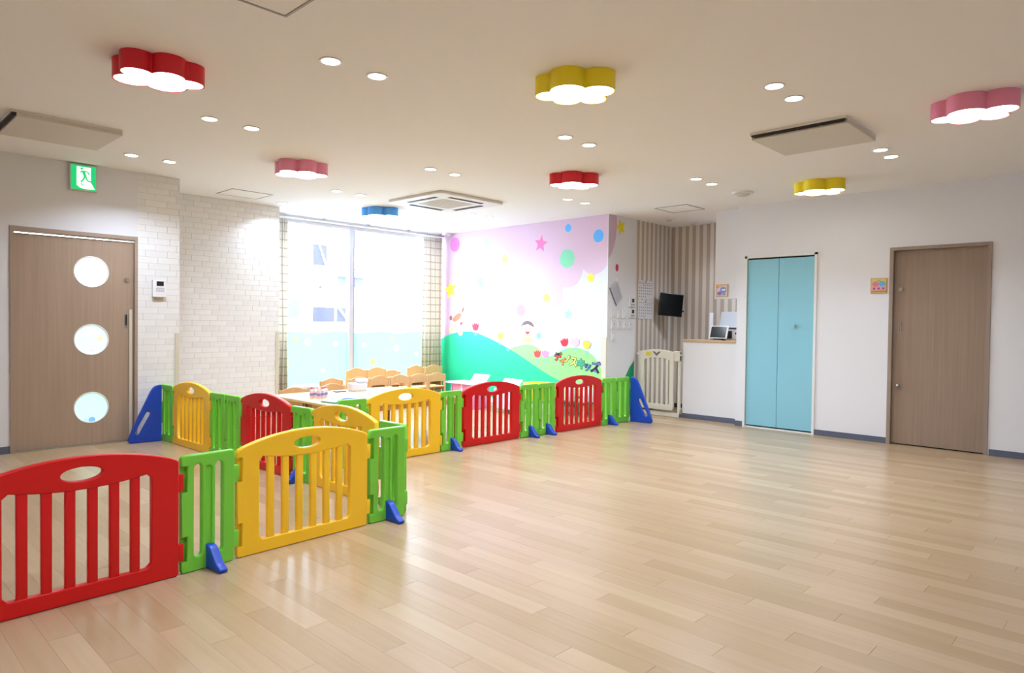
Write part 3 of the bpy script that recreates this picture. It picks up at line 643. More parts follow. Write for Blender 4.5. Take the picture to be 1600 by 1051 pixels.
# ------------------------------------------------------------------ ceiling fittings
GLOW = mat('lamp_glow', (255,250,242), .5, emit=14)
RIM = mat('lamp_rim', (240,240,238), .4)
dl = None
def downlight(x, y, label):
    global dl
    if dl is None:
        dl = thing('downlight', '', 'ceiling light', (0,0,ZC))
        rim = solid([ell(0,0,.064,.064,28), ell(0,0,.05,.05,28)], .006, .002, 1, Matrix.Translation((0,0,-.0035))); put('rim', rim, RIM, dl)
        put('lens', solid([ell(0,0,.0495,.0495,28)], .002, 0, 0, Matrix.Translation((0,0,-.0025))), GLOW, dl)
        l = bpy.data.lights.new('downlight_lamp', 'AREA'); l.shape = 'DISK'; l.size = .09; l.energy = LAMP_W; l.color = (.82,.95,1.14); l.spread = math.radians(130)
        lo = bpy.data.objects.new('downlight_lamp', l); C.objects.link(lo); lo.parent = dl; lo.location = (0,0,-.008); t = dl
    else: t = copy_tree(dl)
    t.location = (x, y, ZC); t['label'] = label; t['category'] = 'ceiling light'; t['group'] = 'recessed round downlights'
DL = [((2.04,3.39),'topmost small round downlight, left of its pair nearest the viewer'),((2.35,3.39),'round downlight right of the topmost pair, below the ceiling hatch'),
 ((2.03,5.01),'left round downlight of the pair between red flower lamp and pink lamp'),((2.345,5.01),'right round downlight of the pair between red flower lamp and pink lamp'),
 ((2.01,6.64),'left round downlight of the pair nearest the exit sign'),((2.33,6.64),'right round downlight of the pair nearest the exit sign'),
 ((4.105,5.04),'left round downlight of the pair above the square four-way air conditioner'),((4.41,5.04),'right round downlight of the pair above the square four-way air conditioner'),
 ((4.105,6.68),'left faint downlight of the pair between pink and blue lamps'),((4.42,6.68),'right faint downlight of the pair between pink and blue lamps'),
 ((4.08,7.88),'single downlight at the ceiling corner over the left curtain'),
 ((6.15,6.69),'left downlight of the pair below the air conditioner, by the painted wall'),((6.48,6.69),'right downlight of the pair below the air conditioner, by the painted wall'),
 ((4.095,3.39),'left downlight of the pair just below the big yellow lamp'),((4.40,3.39),'right downlight of the pair just below the big yellow lamp'),
 ((6.145,5.03),'left downlight of the pair below the small red lamp'),((6.47,5.03),'right downlight of the pair below the small red lamp'),
 ((4.06,1.73),'upper left downlight of the pair above the right-hand ceiling air conditioner'),((4.36,1.73),'lower right downlight of the pair above the right-hand ceiling air conditioner'),
 ((6.08,1.70),'upper left downlight of the pair right of the ceiling air conditioner panel'),((6.375,1.70),'lower right downlight of the pair right of the ceiling air conditioner panel'),
 ((6.11,3.37),'left downlight of the pair left of the small yellow lamp'),((6.43,3.37),'right downlight of the pair left of the small yellow lamp')]
DL += [((x_, y_), ['left','right'][x_ % 2 > .2 and x_ > 0]+' added round downlight of the pair '+['ahead of the viewer above the top edge','left of the viewer outside the picture','straight above the viewer outside the picture'][(x_ < 1)+(y_ < 1)]) for (x_, y_) in ((2.04,1.71),(2.35,1.71),(-.02,1.71),(.29,1.71),(-.02,.05),(.29,.05))]  # unseen pairs continuing the ceiling grid, added to light the near playpen fronts
DL += [((8.42,3.95), 'added fill downlight over the counter, hidden behind the hanging wall'), ((8.62,3.6), 'added fill downlight deep in the striped alcove, hidden behind the hanging wall')]  # unseen lamps added to brighten the alcove
for (p, lab) in DL: downlight(p[0], p[1], lab)

LOBES = [(-.16,.01,.085),(-.045,-.075,.112),(.125,-.06,.10),(.10,.08,.085),(-.055,.085,.09),(.0,.0,.11)]
def cloud_outline(off=0, n=140):
    P = []
    for k in range(n):
        a = 2*PI*k/n; dx, dy = math.cos(a), math.sin(a); best = 0
        for (cx, cy, r) in LOBES:
            r = r+off; bq = cx*dx+cy*dy; disc = bq*bq-(cx*cx+cy*cy-r*r)
            if disc > 0: best = max(best, bq+math.sqrt(disc))
        P.append((best*dx, best*dy))
    return P
CG = mat('cloud_diffuser', (255,252,246), .5, emit=CLOUD_E)
def cloud(x, y, rz, c, label):
    t = thing('flower_ceiling_lamp', label, 'ceiling lamp', (x, y, ZC), rz, 'flower shaped ceiling lamps')
    put('shade', solid([cloud_outline(0), cloud_outline(-.008)], .105, 0, 0, Matrix.Translation((0,0,-.053))), mat('shade_%d_%d_%d' % c, c, .35), t)
    put('diffuser', solid([cloud_outline(-.009)], .006, 0, 0, Matrix.Translation((0,0,-.1005))), CG, t)
RD, YE, PN, BL_ = (222,24,44), (248,224,28), (246,150,182), (80,166,246)
cloud(1.385, 4.14, -.32+PI, RD, 'large red flower-shaped ceiling lamp at upper left'); cloud(3.155, 2.53, -.90, YE, 'large yellow cloud-shaped ceiling lamp near the upper middle')
cloud(5.13, .89, -1.38, PN, 'pink cloud-shaped ceiling lamp at the right edge'); cloud(3.17, 5.78, -.5+PI, PN, 'pink cloud-shaped ceiling lamp left of the air conditioner')
cloud(5.20, 4.18, -.6, RD, 'small-looking red cloud-shaped ceiling lamp above the painted wall'); cloud(5.12, 7.28, -.7, BL_, 'blue ceiling lamp in front of the big window')
cloud(7.04, 2.51, -1.25, YE, 'yellow cloud-shaped ceiling lamp above the teal closet')

# four-way cassette air conditioner
ACW = mat('ac_white', (228,224,218), .4); ACG = mat('ac_grille', (206,196,186), .6)
t = thing('cassette_air_conditioner', 'square four-way ceiling air conditioner with dark slots in front of the window', 'air conditioner', (5.32, 6.24, ZC))
sq = lambda r, c=.02: rrect(-r, r, -r, r, c)
put('panel', solid([sq(.50, .06), sq(.245)], .032, .008, 2, Matrix.Translation((0,0,-.0165))), ACW, t)
put('intake_grille', solid([sq(.243)], .02, 0, 0, Matrix.Translation((0,0,-.0165))), ACG, t)
bm = bmesh.new()
for k in range(12): box(bm, -.225, .225, -.23+k*.04, -.218+k*.04, -.030, -.0268)
put('grille_bars', bm, ACW, t)['kind'] = 'stuff'
for k in range(4):
    s_ = put('air_slot', xf(box(None, -.26, .26, .325, .385, -.0345, -.0328), Matrix.Rotation(PI/2*k, 4, 'Z')), mat('ac_slot', (64,58,54), .6), t)
    put('flap', xf(box(None, -.25, .25, .365, .380, -.040, -.0346), Matrix.Rotation(PI/2*k, 4, 'Z') @ Matrix.Translation((0,0,0))), mat('ac_flap', (92,84,80), .5), s_)
def flat_ac(x0, x1, y0, y1, label, slot):
    t = thing('ceiling_air_conditioner', label, 'air conditioner', ((x0+x1)/2, (y0+y1)/2, ZC)); a, b_ = (x1-x0)/2, (y1-y0)/2
    put('base_plate', box(None, -a, a, -b_, b_, -.018, -.0005), ACW, t)
    put('panel', box(None, -a+.03, a, -b_, b_, -.046, -.018, .004), mat('ac_panel', (214,206,196), .5), t)
    put('air_slot', box(None, -a, -a+.03, -b_+.01, b_-.01, -.030, -.018), mat('ac_slot_dark', slot, .5), t)
    for k in range(4): put('louvre', box(None, -a+.003, -a+.027, -b_+.02+k*(2*b_-.04)/4, -b_+.012+(k+1)*(2*b_-.04)/4, -.036, -.030), BLACKSLOT, t)
flat_ac(4.94, 5.60, 1.60, 2.285, 'flat ceiling air conditioner panel with a long dark slot at right', (50,42,36))
flat_ac(1.0, 1.70, 5.82, 6.50, 'flat ceiling air conditioner panel near the left wall and exit sign', (50,42,36))
HL = mat('hatch_line', (168,160,152), .6)
def hatch(x0, x1, y0, y1, label, dark=True):
    t = thing('ceiling_hatch', label, 'hatch', ((x0+x1)/2, (y0+y1)/2, ZC)); a, b_ = (x1-x0)/2, (y1-y0)/2
    put('frame', solid([[(-a,-b_),(a,-b_),(a,b_),(-a,b_)], [(-a+.012,-b_+.012),(a-.012,-b_+.012),(a-.012,b_-.012),(-a+.012,b_-.012)]], .005, 0, 0, Matrix.Translation((0,0,-.003))), HL if dark else mat('hatch_line_pale', (196,186,178), .6), t)
    put('cover', box(None, -a+.015, a-.015, -b_+.015, b_-.015, -.003, -.0005), CEIL, t)
hatch(1.15, 1.60, 2.61, 3.06, 'square ceiling access hatch cut off by the top edge'); hatch(7.31, 7.75, 4.15, 4.60, 'square ceiling hatch over the baby gate and striped alcove')
hatch(3.27, 3.75, 7.45, 7.88, 'faint ceiling hatch in front of the brick wall', False)
def puck(x, y, r, label, name='smoke_detector', cat='detector'):
    t = thing(name, label, cat, (x, y, ZC)); put('base', rod(None, (0,0,-.0005), (0,0,-.02), r, 28), WHITEP, t, smooth=True); put('cap', rod(None, (0,0,-.0205), (0,0,-.04), r*.72, 28, r*.5), mat('detector_cap', (214,208,204), .5), t, smooth=True)
puck(7.05, 3.33, .11, 'round white ceiling vent right of the paired downlights near closet', 'ceiling_vent', 'vent')
puck(8.13, 4.88, .06, 'left small round detector on the alcove ceiling'); puck(8.64, 4.80, .05, 'right small round detector on the alcove ceiling')
t = thing('ceiling_sensor', 'little white sensor in the ceiling corner above painted wall and curtain', 'sensor', (7.20, 8.42, ZC)); put('body', box(None, -.06, .06, -.045, .045, -.04, -.0005, .008), WHITEP, t); put('lens', ball(None, (-.03, -.02, -.04), .022), mat('sensor_lens', (190,190,200), .2), t)

# ------------------------------------------------------------------ playpen fence
LW, SW, TH = .80, .265, .036
def notched(pts_right, W, top):
    """outline, bottom-left start, anticlockwise; notches on the left side"""
    N = [(0, .51), (.028, .51), (.028, .388), (0, .388), (0, .172), (.028, .172), (.028, .055), (0, .055)]
    return N
def large_outline():
    top = [(LW-.012, .553)]
    for k in range(1, 20):
        x = LW-LW*k/20; t_ = (x/LW-.5)*2; top.append((x, .622-.066*t_*t_-.006*t_**4))
    top += [(.012, .553)]
    return [(.008, 0), (LW-.008, 0), (LW, .01), (LW, .54)]+top+[(0, .54)]+notched(None, LW, 0)+[(0, .01)]
def large_hole():
    P = [(.14,.07),(.66,.07),(.68,.09),(.68,.485),(.66,.503)]
    for k in range(1, 12): x = .66-.52*k/12; t_ = (x-.4)/.26; P.append((x, .478+.025*t_*t_))
    P += [(.14,.503),(.12,.485),(.12,.09)]; return P
large_me = solid([large_outline(), large_hole(), ell(.4, .546, .080, .030, 32)], TH, .007, 3, STAND)
bm = box(None, -.004, .024, -.015, .003, 0, .085, .004)
tab_me = bpy.data.meshes.new('tab'); bm.to_mesh(tab_me); bm.free()
def slat_mesh(x, h0, h1):
    b = box(None, -.020, .020, -.013, .013, h0, h1, .008, 3); me = bpy.data.meshes.new('slat'); b.to_mesh(me); b.free(); return me
slat_me = [slat_mesh(0, .062, .478+.025*((.12+.0450+.0425+k*.085-.4+.0)/.26)**2+.012) for k in range(6)]
small_out = [(.008, 0), (SW-.008, 0), (SW, .01), (SW, .55), (SW-.012, .562), (.012, .562), (0, .55)]+notched(None, SW, 0)+[(0, .01)]
small_me = solid([small_out, rrect(.060, .100, .068, .515, .018), rrect(.165, .205, .068, .515, .018), rrect(.118, .147, .10, .50, .013)], TH, .007, 3, STAND)
sock_me = bpy.data.meshes.new('socket'); bm = box(None, .001, .032, .005, .013, 0, .125); bm.to_mesh(sock_me); bm.free()
groove_me = solid([rrect(.110, .155, .09, .51, .013)], .016, 0, 0, STAND)
foot_me = solid([rounded([(-.01,0),(.135,0),(.14,.018),(.10,.035),(.045,.10),(.02,.115),(-.01,.115)], [0,.01,.012,.02,.02,.012,0])], .044, .008, 3, Matrix(((0,0,1,0),(-1,0,0,0),(0,1,0,0),(0,0,0,1))))
for me in [large_me, small_me, foot_me]: me.shade_smooth(); me.set_sharp_from_angle(angle=math.radians(50))
for me in slat_me+[tab_me]: me.shade_smooth(); me.set_sharp_from_angle(angle=math.radians(50))
PR = mat('plastic_red', (212,18,20), .32, spec=.4); PY = mat('plastic_yellow', (255,202,44), .32, spec=.4); PG = mat('plastic_green', (122,208,66), .32, spec=.4); PB = mat('plastic_blue', (30,74,190), .32, spec=.4)
for m_ in (PR, PY, PG, PB): pass
cache = {}
def mm(me, m_):
    k = (me.name, m_.name)
    if k not in cache: n_ = me.copy(); n_.materials.clear(); n_.materials.append(m_); cache[k] = n_
    return cache[k]
def panel(kind, a, bpt, label, foot=0, group=None):
    a, bpt = Vector(a), Vector(bpt); W = SW if kind == 'g' else LW; d_ = (bpt-a); c_ = (a+bpt)/2; rz = math.atan2(d_.y, d_.x); st = c_-d_.normalized()*W/2
    t = thing('playpen_fence', label, 'playpen fence', (st.x, st.y, .001), rz, group); m_ = {'g': PG, 'r': PR, 'y': PY}[kind]
    put('panel_body', mm(small_me if kind == 'g' else large_me, m_), None, t); [put('hinge_tab', mm(tab_me, m_), None, t, (W, 0, z_)) for z_ in (.395, .065)]
    for z_ in (.386, .051): put('hinge_socket', mm(sock_me, m_), None, t, (0, 0, z_))
    if kind == 'g': put('groove', mm(groove_me, m_), None, t)
    else:
        for k in range(6): put('slat', mm(slat_me[k], m_), None, t, (.12+.045+.0225+k*.085, 0, 0))
    if foot: put('foot', mm(foot_me, PB), None, t, (.14 if foot == 1 else .13, -TH/2+.006, 0))
    return t
GA, GB, GC = 'nearest playpen row', 'playpen row toward the brick wall', 'long playpen row before the painted wall'
panel('r', (.413,3.313), (1.213,3.343), 'nearest red arched playpen panel cut by the left edge', 0, GA)
panel('g', (1.226,3.352), (1.493,3.374), 'nearest green playpen panel with blue foot between red and yellow', 1, GA)
panel('y', (1.508,3.385), (2.312,3.415), 'largest yellow arched playpen panel in the foreground', 0, GA)
panel('g', (2.326,3.418), (2.600,3.425), 'green corner playpen panel with blue foot right of the foreground yellow', 1, GA)
panel('g', (2.630,3.722), (2.630,3.457), 'green playpen panel turning the corner behind the foreground green one', 0, GB)
panel('y', (2.606,4.53), (2.608,3.735), 'yellow playpen panel half hidden behind the foreground yellow arch', 0, GB)
panel('g', (2.585,4.805), (2.604,4.545), 'green playpen panel with inner blue foot right of the back red arch', 2, GB)
panel('r', (2.560,5.62), (2.584,4.818), 'red arched playpen panel between the back green and yellow ones', 0, GB)
panel('g', (2.545,5.895), (2.558,5.629), 'green playpen panel left of the back red arch', 0, GB)
panel('g', (2.525,6.168), (2.544,5.901), 'green playpen panel right of the yellow arch by the brick wall', 0, GB)
panel('y', (2.495,6.972), (2.524,6.172), 'yellow arched playpen panel nearest the brick wall', 0, GB)
panel('g', (2.483,7.238), (2.494,6.975), 'narrow green playpen panel between blue brace and yellow arch', 0, GB)
panel('g', (3.03,4.89), (3.30,4.885), 'green playpen panel peeping out behind the yellow arch at the table', 0, GC)
panel('y', (3.312,4.885), (4.112,4.882), 'yellow arched playpen panel in front of the wooden table', 0, GC)
panel('g', (4.122,4.885), (4.394,4.895), 'green playpen panel with blue foot left of the middle red arch', 1, GC)
panel('r', (4.420,4.905), (5.226,4.91), 'middle red arched playpen panel in front of the green hill', 0, GC)
panel('g', (5.246,4.908), (5.508,4.90), 'left green playpen panel of the pair between two red arches', 1, GC)
panel('g', (5.514,4.90), (5.786,4.895), 'right green playpen panel of the pair between two red arches', 1, GC)
panel('r', (5.809,4.89), (6.615,4.868), 'red arched playpen panel below the painted lettering', 0, GC)
panel('g', (6.630,4.868), (6.893,4.86), 'green playpen panel with blue foot right of the last red arch', 1, GC)
panel('g', (6.908,4.86), (7.175,4.85), 'last green playpen panel beside the right blue brace', 0, GC)
def brace(a, bpt, label):
    a, bpt = Vector(a), Vector(bpt); d_ = bpt-a
    P = rounded([(0,0),(.285,0),(.30,.03),(.25,.16),(.10,.50),(.065,.55),(0,.562)], [.005,.02,.03,.05,.06,.03,.01])
    sl = []
    p0, p1, r_ = Vector((.215,.10)), Vector((.125,.275)), .022; ax = (p1-p0).normalized(); nx = Vector((-ax.y, ax.x))
    for k in range(9): an = PI*k/8; v = p1+nx*(-r_*math.cos(an))+ax*(r_*math.sin(an)); sl.append((v.x, v.y))
    for k in range(9): an = PI*k/8; v = p0+nx*(r_*math.cos(an))-ax*(r_*math.sin(an)); sl.append((v.x, v.y))
    me = solid([P, sl], .042, .008, 3, STAND); me.shade_smooth(); me.set_sharp_from_angle(angle=math.radians(50))
    tag(put('playpen_brace', me, PB, None, (a.x, a.y, .001), math.atan2(d_.y, d_.x)), label, 'playpen brace')
brace((2.455, 7.20), (2.17, 7.225), 'blue triangular playpen end brace beside the wood door')
brace((7.20, 4.825), (7.23, 4.535), 'blue triangular playpen end brace next to the cream safety gate')

# ------------------------------------------------------------------ tables, chairs
def make_table(x0, x1, y0, y1, label):
    t = thing('low_table', label, 'table', ((x0+x1)/2, (y0+y1)/2, 0), 0, 'low wooden tables'); a, b_ = (x1-x0)/2, (y1-y0)/2
    put('table_top', box(None, -a, a, -b_, b_, .425, .45, .006), BIRCHX, t)
    put('apron', merge(merge(box(None, -a+.06, a-.06, -b_+.05, -b_+.07, .37, .425), box(None, -a+.06, a-.06, b_-.07, b_-.05, .37, .425)), merge(box(None, -a+.05, -a+.07, -b_+.05, b_-.05, .37, .425), box(None, a-.07, a-.05, -b_+.05, b_-.05, .37, .425))), BIRCH, t)
    for sx in (-1, 1):
        for sy in (-1, 1):
            lg = put('leg', rod(None, (sx*(a-.07), sy*(b_-.07), .425), (sx*(a-.07), sy*(b_-.07), .03), .026, 14, .02), mat('table_leg_wood', (150,96,56), .4), t, smooth=True)
            put('leg_cap', rod(None, (sx*(a-.07), sy*(b_-.07), .03), (sx*(a-.07), sy*(b_-.07), .001), .022, 14), DARK, lg)
make_table(3.29, 4.79, 5.935, 6.60, 'low wooden table with cups, nearer the window chairs'); make_table(3.29, 4.79, 5.265, 5.93, 'low wooden table next to the playpen fence')
def make_chair():
    t = thing('kids_chair', '', 'chair', (0,0,0))
    W, D, H, SZ = .33, .29, .445, .25
    for s in (-1, 1):
        put('rear_leg', box(None, s*W/2-(.026 if s > 0 else 0), s*W/2+(.026 if s < 0 else 0), 0, .028, 0, H, .004), BIRCH, t)
        put('front_leg', box(None, s*W/2-(.026 if s > 0 else 0), s*W/2+(.026 if s < 0 else 0), D-.028, D, 0, SZ+.012, .004), BIRCH, t)
        put('side_rail', box(None, s*W/2-(.022 if s > 0 else 0), s*W/2+(.022 if s < 0 else 0), .028, D-.028, SZ-.045, SZ-.008), BIRCH, t)
        put('stretcher', box(None, s*W/2-(.02 if s > 0 else 0), s*W/2+(.02 if s < 0 else 0), .028, D-.028, .08, .105), BIRCH, t)
    put('seat', box(None, -W/2+.026, W/2-.026, .01, D+.012, SZ-.008, SZ+.012, .004), BIRCH, t)
    top = [(W/2-.024-(W-.048)*k/16, .435+.038*math.cos((k/16-.5)*PI)) for k in range(17)]
    low = [(-W/2+.024+(W-.048)*k/16, .325+.022*math.cos((k/16-.5)*PI)) for k in range(17)]
    put('backrest', solid([top+low], .014, .003, 1, Matrix.Translation((0, .014, 0)) @ STAND), BIRCH, t)
    put('front_rail', box(None, -W/2+.026, W/2-.026, D-.022, D-.006, SZ-.05, SZ-.012), BIRCH, t)
    return t
ch0 = make_chair(); first = [True]
def chair(x, y, rz, label, sc=1.0, group='small wooden chairs'):
    t = ch0 if first[0] else copy_tree(ch0); first[0] = False
    t.location = (x, y, 0.001); t.rotation_euler = (0,0,rz); t.scale = (1.02, 1, sc); t['label'] = label; t['category'] = 'chair'; t['group'] = group
ordn = ['leftmost', 'second from left', 'middle', 'fourth from left', 'rightmost']
for k, x_ in enumerate((5.23, 5.567, 5.91, 6.258, 6.607)): chair(x_, 7.9, 0, ordn[k]+' wooden kids chair in the front row under the window', .97)
for k, x_ in enumerate((5.41, 5.755, 6.12, 6.475, 6.83)):
    if k == 2: chair(x_+.03, 8.425, 0, 'lower middle wooden kids chair in the back row under the window', 1.03)
    else: chair(x_+.02, 8.27, 0, {0: 'taller leftmost', 1: 'taller second', 3: 'taller fourth', 4: 'taller rightmost'}[k]+' wooden kids chair in the back row under the window', 1.17)
chair(3.76, 7.0, PI, 'wooden kids chair at the far left end of the low table'); chair(4.33, 7.13, PI, 'wooden kids chair tucked at the table before another chair'); chair(4.73, 7.80, PI, 'wooden kids chair standing behind the one tucked at the table', 1.0)

# things on the tables
TZ = .4505
CUPC = [(246,214,220), (250,226,226), (232,222,244), (246,200,210), (240,236,240)]
for k, (x_, y_) in enumerate(((3.46,6.06),(3.52,6.09),(3.56,6.02),(3.50,5.99),(3.61,6.05))):
    t = thing('plastic_bottle', 'small pinkish bottle in the cluster on the low table, %s' % ['far left one', 'rear one', 'middle front one', 'nearest one', 'far right one'][k], 'bottle', (x_, y_, TZ), 0, 'bottles on the table')
    cm = mat('bottle_%d' % k, CUPC[k], .25)
    bm = rod(None, (0,0,0), (0,0,.075), .021, 14); rod(bm, (0,0,.075), (0,0,.09), .021, 14, .011); put('bottle_body', bm, cm, t, smooth=True)
    put('cap', rod(None, (0,0,.0905), (0,0,.108), .012, 12), mat('bottle_cap_pink', (226,120,140), .4) if k % 2 == 0 else WHITEP, t, smooth=True); put('bottle_label', rod(None, (0,0,.025), (0,0,.05), .0215, 14, None, False), mat('bottle_label', (150,140,190), .5), t, smooth=True)
t = thing('white_tissue_box', 'white box with rounded lid on the low table before the chairs', 'box', (4.22, 6.40, TZ), -.2)
put('box_body', box(None, -.10, .08, -.07, .07, 0, .085, .008), mat('box_white', (238,236,242), .45), t); put('box_lid', box(None, -.02, .10, -.06, .06, .0855, .135, .02), mat('box_white'), t); put('slot', box(None, .01, .06, -.03, .03, .1352, .138), mat('box_grey', (120,120,128), .5), t)
for k, (x_, y_, a_, c_, lab) in enumerate([(3.95,6.1,.2,(244,244,246),'white paper sheet lying at the middle of the low table'),(4.25,6.12,-.3,(236,234,242),'pale paper lying below the white box on the table'),(4.48,6.3,.5,(240,238,244),'white paper at the right end of the low table'),(4.1,5.75,.1,(246,230,222),'cream paper near the playpen side of the table')]):
    tag(put('paper_sheet', box(None, -.105, .105, -.15, .15, 0, .002), mat('sheet_%d' % k, c_, .7), None, (x_, y_, TZ), a_), lab, 'paper')
t = thing('picture_book', 'thin teal picture book lying on the table corner', 'book', (3.50, 5.62, TZ), .15); put('cover', box(None, -.14, .14, -.10, .10, 0, .004), mat('book_teal', (70,160,150), .4), t); put('pages', box(None, -.135, .135, -.095, .095, .004, .010), mat('pages', (240,240,236), .7), t); put('top_cover', box(None, -.14, .14, -.10, .10, .010, .014), mat('book_teal'), t)
t = thing('picture_book', 'grey-green book lying open beside the teal book', 'book', (3.72, 5.78, TZ), -.2); put('pages', box(None, -.16, .16, -.10, .10, 0, .008, .002), mat('pages2', (214,226,222), .7), t); put('spine', box(None, -.004, .004, -.10, .10, .008, .010), mat('spine', (150,170,170), .6), t)
t = thing('toy_bowl', 'blue toy bowl at the near corner of the low table', 'toy', (3.44, 5.36, TZ)); bm = rod(None, (0,0,0), (0,0,.045), .045, 20, .075); put('bowl', bm, mat('toy_blue', (84,120,200), .35), t, smooth=True); put('rim', solid([ell(0,0,.08,.08,24), ell(0,0,.068,.068,24)], .008, .002, 1, Matrix.Translation((0,0,.0495))), mat('toy_blue_light', (110,146,220), .35), t)
t = thing('dark_tray', 'small dark pad on the table left of the white box', 'pad', (4.0, 6.42, TZ), -.1); put('pad', box(None, -.06, .06, -.04, .04, 0, .008, .002), mat('pad_dark', (70,60,70), .5), t); put('pad_top', box(None, -.05, .05, -.03, .03, .008, .010), mat('pad_grey', (110,100,110), .5), t)

# ------------------------------------------------------------------ toys along the painted wall
t = thing('pink_play_desk', 'pink toy play desk with white top before the green hill', 'toy desk', (6.62, 7.22, 0))
PINK = mat('toy_pink', (246,150,196), .35); TW = mat('toy_white', (244,244,246), .35)
put('desk_top', box(None, -.16, .2, -.34, .32, .34, .362, .006), TW, t)
for sy in (-1, 1):
    put('side_panel', solid([rounded([(-.16,0),(.18,0),(.18,.339),(-.10,.339)], .02)], .02, .003, 1, Matrix.Translation((0, sy*.24, 0)) @ STAND), PINK, t)
put('front_panel', box(None, -.10, -.08, -.229, .229, .10, .339), PINK, t)
put('stripe', xf(box(None, -.104, -.1005, -.2, -.17, .12, .33), Matrix.Identity(4)), TW, t); put('stripe', box(None, -.104, -.1005, .02, .05, .12, .33), TW, t)
put('tilted_board', xf(box(None, -.006, .006, -.17, .15, 0, .15, .003), Matrix.Translation((.02, -.16, .362)) @ Matrix.Rotation(.7, 4, 'Y')), TW, t)
t = thing('white_toy_stand', 'white toy stand with tilted lid behind the middle red arch', 'toy stand', (6.62, 6.38, 0))
put('cabinet', box(None, -.12, .18, -.2, .2, .06, .33, .008), mat('toy_lilac', (222,214,232), .4), t); put('tilted_lid', xf(box(None, -.006, .006, -.17, .17, 0, .17, .003), Matrix.Translation((-.05, 0, .331)) @ Matrix.Rotation(.75, 4, 'Y')), TW, t)
for sx in (-.1, .16):
    for sy in (-.18, .18): put('leg', rod(None, (sx, sy, .001), (sx, sy, .06), .014), mat('toy_grey', (150,150,160), .4), t)
t = thing('yellow_toy_bin', 'yellow toy bin on a white stand seen over green panels', 'toy bin', (6.75, 6.02, 0))
put('bin', solid([rrect(-.13, .13, -.14, .14, .03), rrect(-.115, .115, -.125, .125, .025)], .24, .004, 1, Matrix.Translation((0,0,.315))), mat('toy_yellow', (250,226,40), .35), t); put('bin_floor', box(None, -.12, .12, -.13, .13, .19, .20), mat('toy_yellow'), t)
put('stand_top', box(None, -.15, .15, -.145, .145, .165, .19), mat('toy_teal', (70,170,150), .4), t)
for sx in (-.12, .12):
    for sy in (-.12, .12): put('leg', rod(None, (sx, sy, .001), (sx, sy, .165), .015), TW, t)
t = thing('low_book_rack', 'low white rack of picture books under the painted lettering', 'book rack', (7.08, 5.78, 0))
put('shelf', box(None, -.12, .16, -.38, .40, .165, .185, .003), mat('rack_dark', (60,70,60), .5), t); put('back_board', box(None, .14, .155, -.38, .40, .185, .37), mat('rack_white', (230,230,226), .5), t)
for sx in (-.1, .14):
    for sy in (-.36, .38): put('leg', box(None, sx-.012, sx+.012, sy-.012, sy+.012, .001, .165), mat('rack_white'), t)
BK = [((244,240,246),'white'),((246,176,190),'pink'),((240,200,214),'rose and white'),((244,232,180),'cream'),((200,204,240),'lavender'),((214,190,110),'mustard patterned'),((238,238,240),'pale grey')]
for k, (c_, cn) in enumerate(BK):
    yb = 6.12-k*.105
    t = thing('picture_book', cn+' picture book standing face out on the low rack', 'book', (7.10, yb, .1855), 0, 'books on the low rack')
    put('cover', box(None, -.012, .012, -.047, .047, 0, .17), mat('bookcover_%d' % k, c_, .5), t); put('pages', box(None, -.009, .009, -.048, -.0472, .004, .166), mat('pages'), t)
    if k in (2, 5): put('cover_band', box(None, -.0135, -.0122, -.046, .046, .05, .075), mat('band_%d' % k, (90,80,90), .5), t)

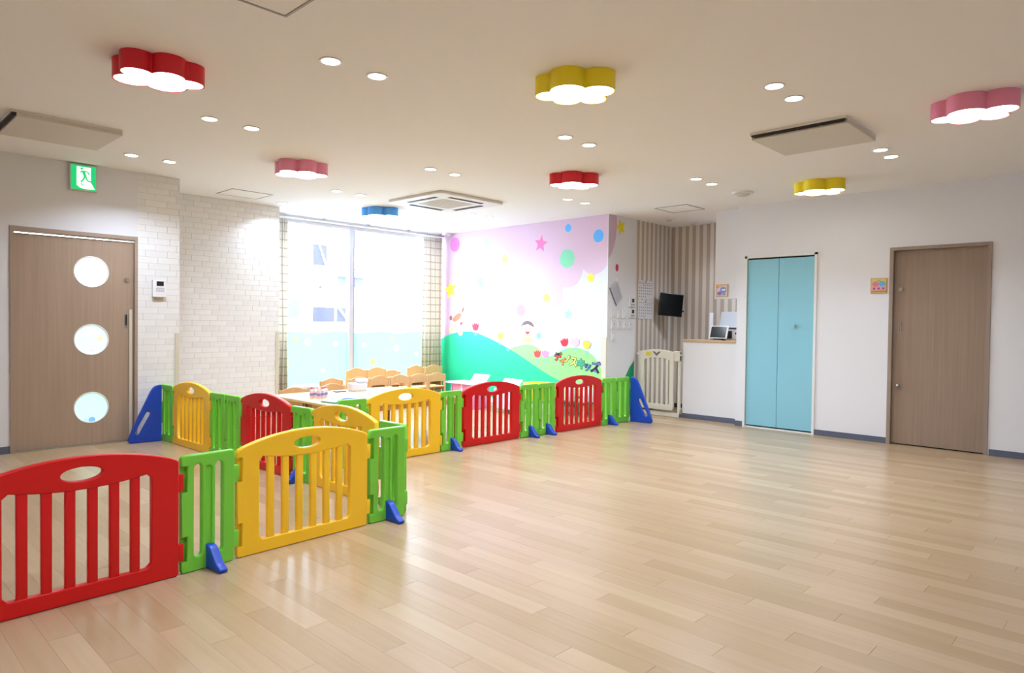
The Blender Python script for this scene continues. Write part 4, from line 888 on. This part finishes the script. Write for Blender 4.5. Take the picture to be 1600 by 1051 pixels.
# ------------------------------------------------------------------ outside
struct(put('ground_outside', box(None, -10, 60, 9.0, 60, -.5, -.3), mat('asphalt_pale', (200,200,206), .9)))
FAC = mat('facade_white', (235,235,238), .8); FWIN = mat('facade_glass', (66,64,100), .8, spec=.05); FRAIL = mat('facade_rail', (84,84,112), .8, spec=.05)
t = thing('apartment_building', 'overexposed white apartment block seen through the window', 'building', (13, 20, -.3))
put('facade', box(None, -4, 6, 0, 6, 0, 14), FAC, t)
def ext(n, x0, x1, z0, z1, m_, y0=-.03, y1=-.001, par=None): return put(n, box(None, x0-13, x1-13, y0, y1, z0+.3, z1+.3), m_, par or t)
wA = ext('window', 11.43, 11.92, 3.05, 3.72, FWIN); put('brace', xf(box(None, -.02, .02, -.07, -.035, 0, .75), Matrix.Translation((11.62-13, 0, 3.75+.3)) @ Matrix.Rotation(PI-.35, 4, 'Y')), FAC, wA)
wB = ext('window', 11.44, 12.22, 1.20, 1.68, FWIN); wC = ext('window', 12.32, 12.75, 1.20, 1.68, FWIN)
put('brace', xf(box(None, -.03, .03, -.07, -.035, 0, .62), Matrix.Translation((12.36-13, 0, 1.68+.3)) @ Matrix.Rotation(PI-.7, 4, 'Y')), FAC, wC)
ext('window', 12.35, 12.70, 3.25, 4.05, FRAIL); ext('window', 13.05, 13.34, 3.25, 4.02, FRAIL); ext('window', 12.35, 12.72, 2.38, 2.72, FRAIL); ext('window', 13.0, 13.34, 2.38, 2.72, FRAIL)
for z_ in (2.86, 2.95): ext('balcony_rail', 12.3, 13.4, z_, z_+.04, FRAIL, -.25, -.2)
ext('balcony', 12.25, 13.45, 2.74, 2.80, FAC, -.26, -.001)
ext('window', 10.55, 10.95, 2.6, 3.35, FRAIL); ext('window', 10.55, 10.95, 1.3, 1.9, FRAIL)
ext('window', 11.66, 11.75, 2.28, 2.38, FWIN); ext('window', 15.3, 15.6, 1.3, 1.9, FRAIL); ext('window', 14.9, 15.4, 3.2, 3.9, mat('facade_pale', (210,210,225), .6))
for k, (x_, y_, c_, lab) in enumerate([(10.4, 17.6, (170,170,196), 'pale grey parked car outside at the left of the window'), (14.6, 18.0, (196,200,214), 'white parked car outside behind the right window pane')]):
    t2 = thing('parked_car', lab, 'car', (x_, y_, -.3)); m_ = mat('car_paint_%d' % k, c_, .3)
    put('car_body', box(None, -1.7, 1.7, -.75, .75, .25, .85, .15, 3), m_, t2); put('cabin', box(None, -.9, 1.1, -.65, .65, .85, 1.4, .15, 3), mat('car_glass', (120,120,150), .2), t2)
    for sx in (-1.05, 1.05):
        for sy in (-.72, .72): put('wheel', rod(None, (sx, sy-.08, .3), (sx, sy+.08, .3), .3, 18), mat('tyre', (80,80,90), .7), t2)
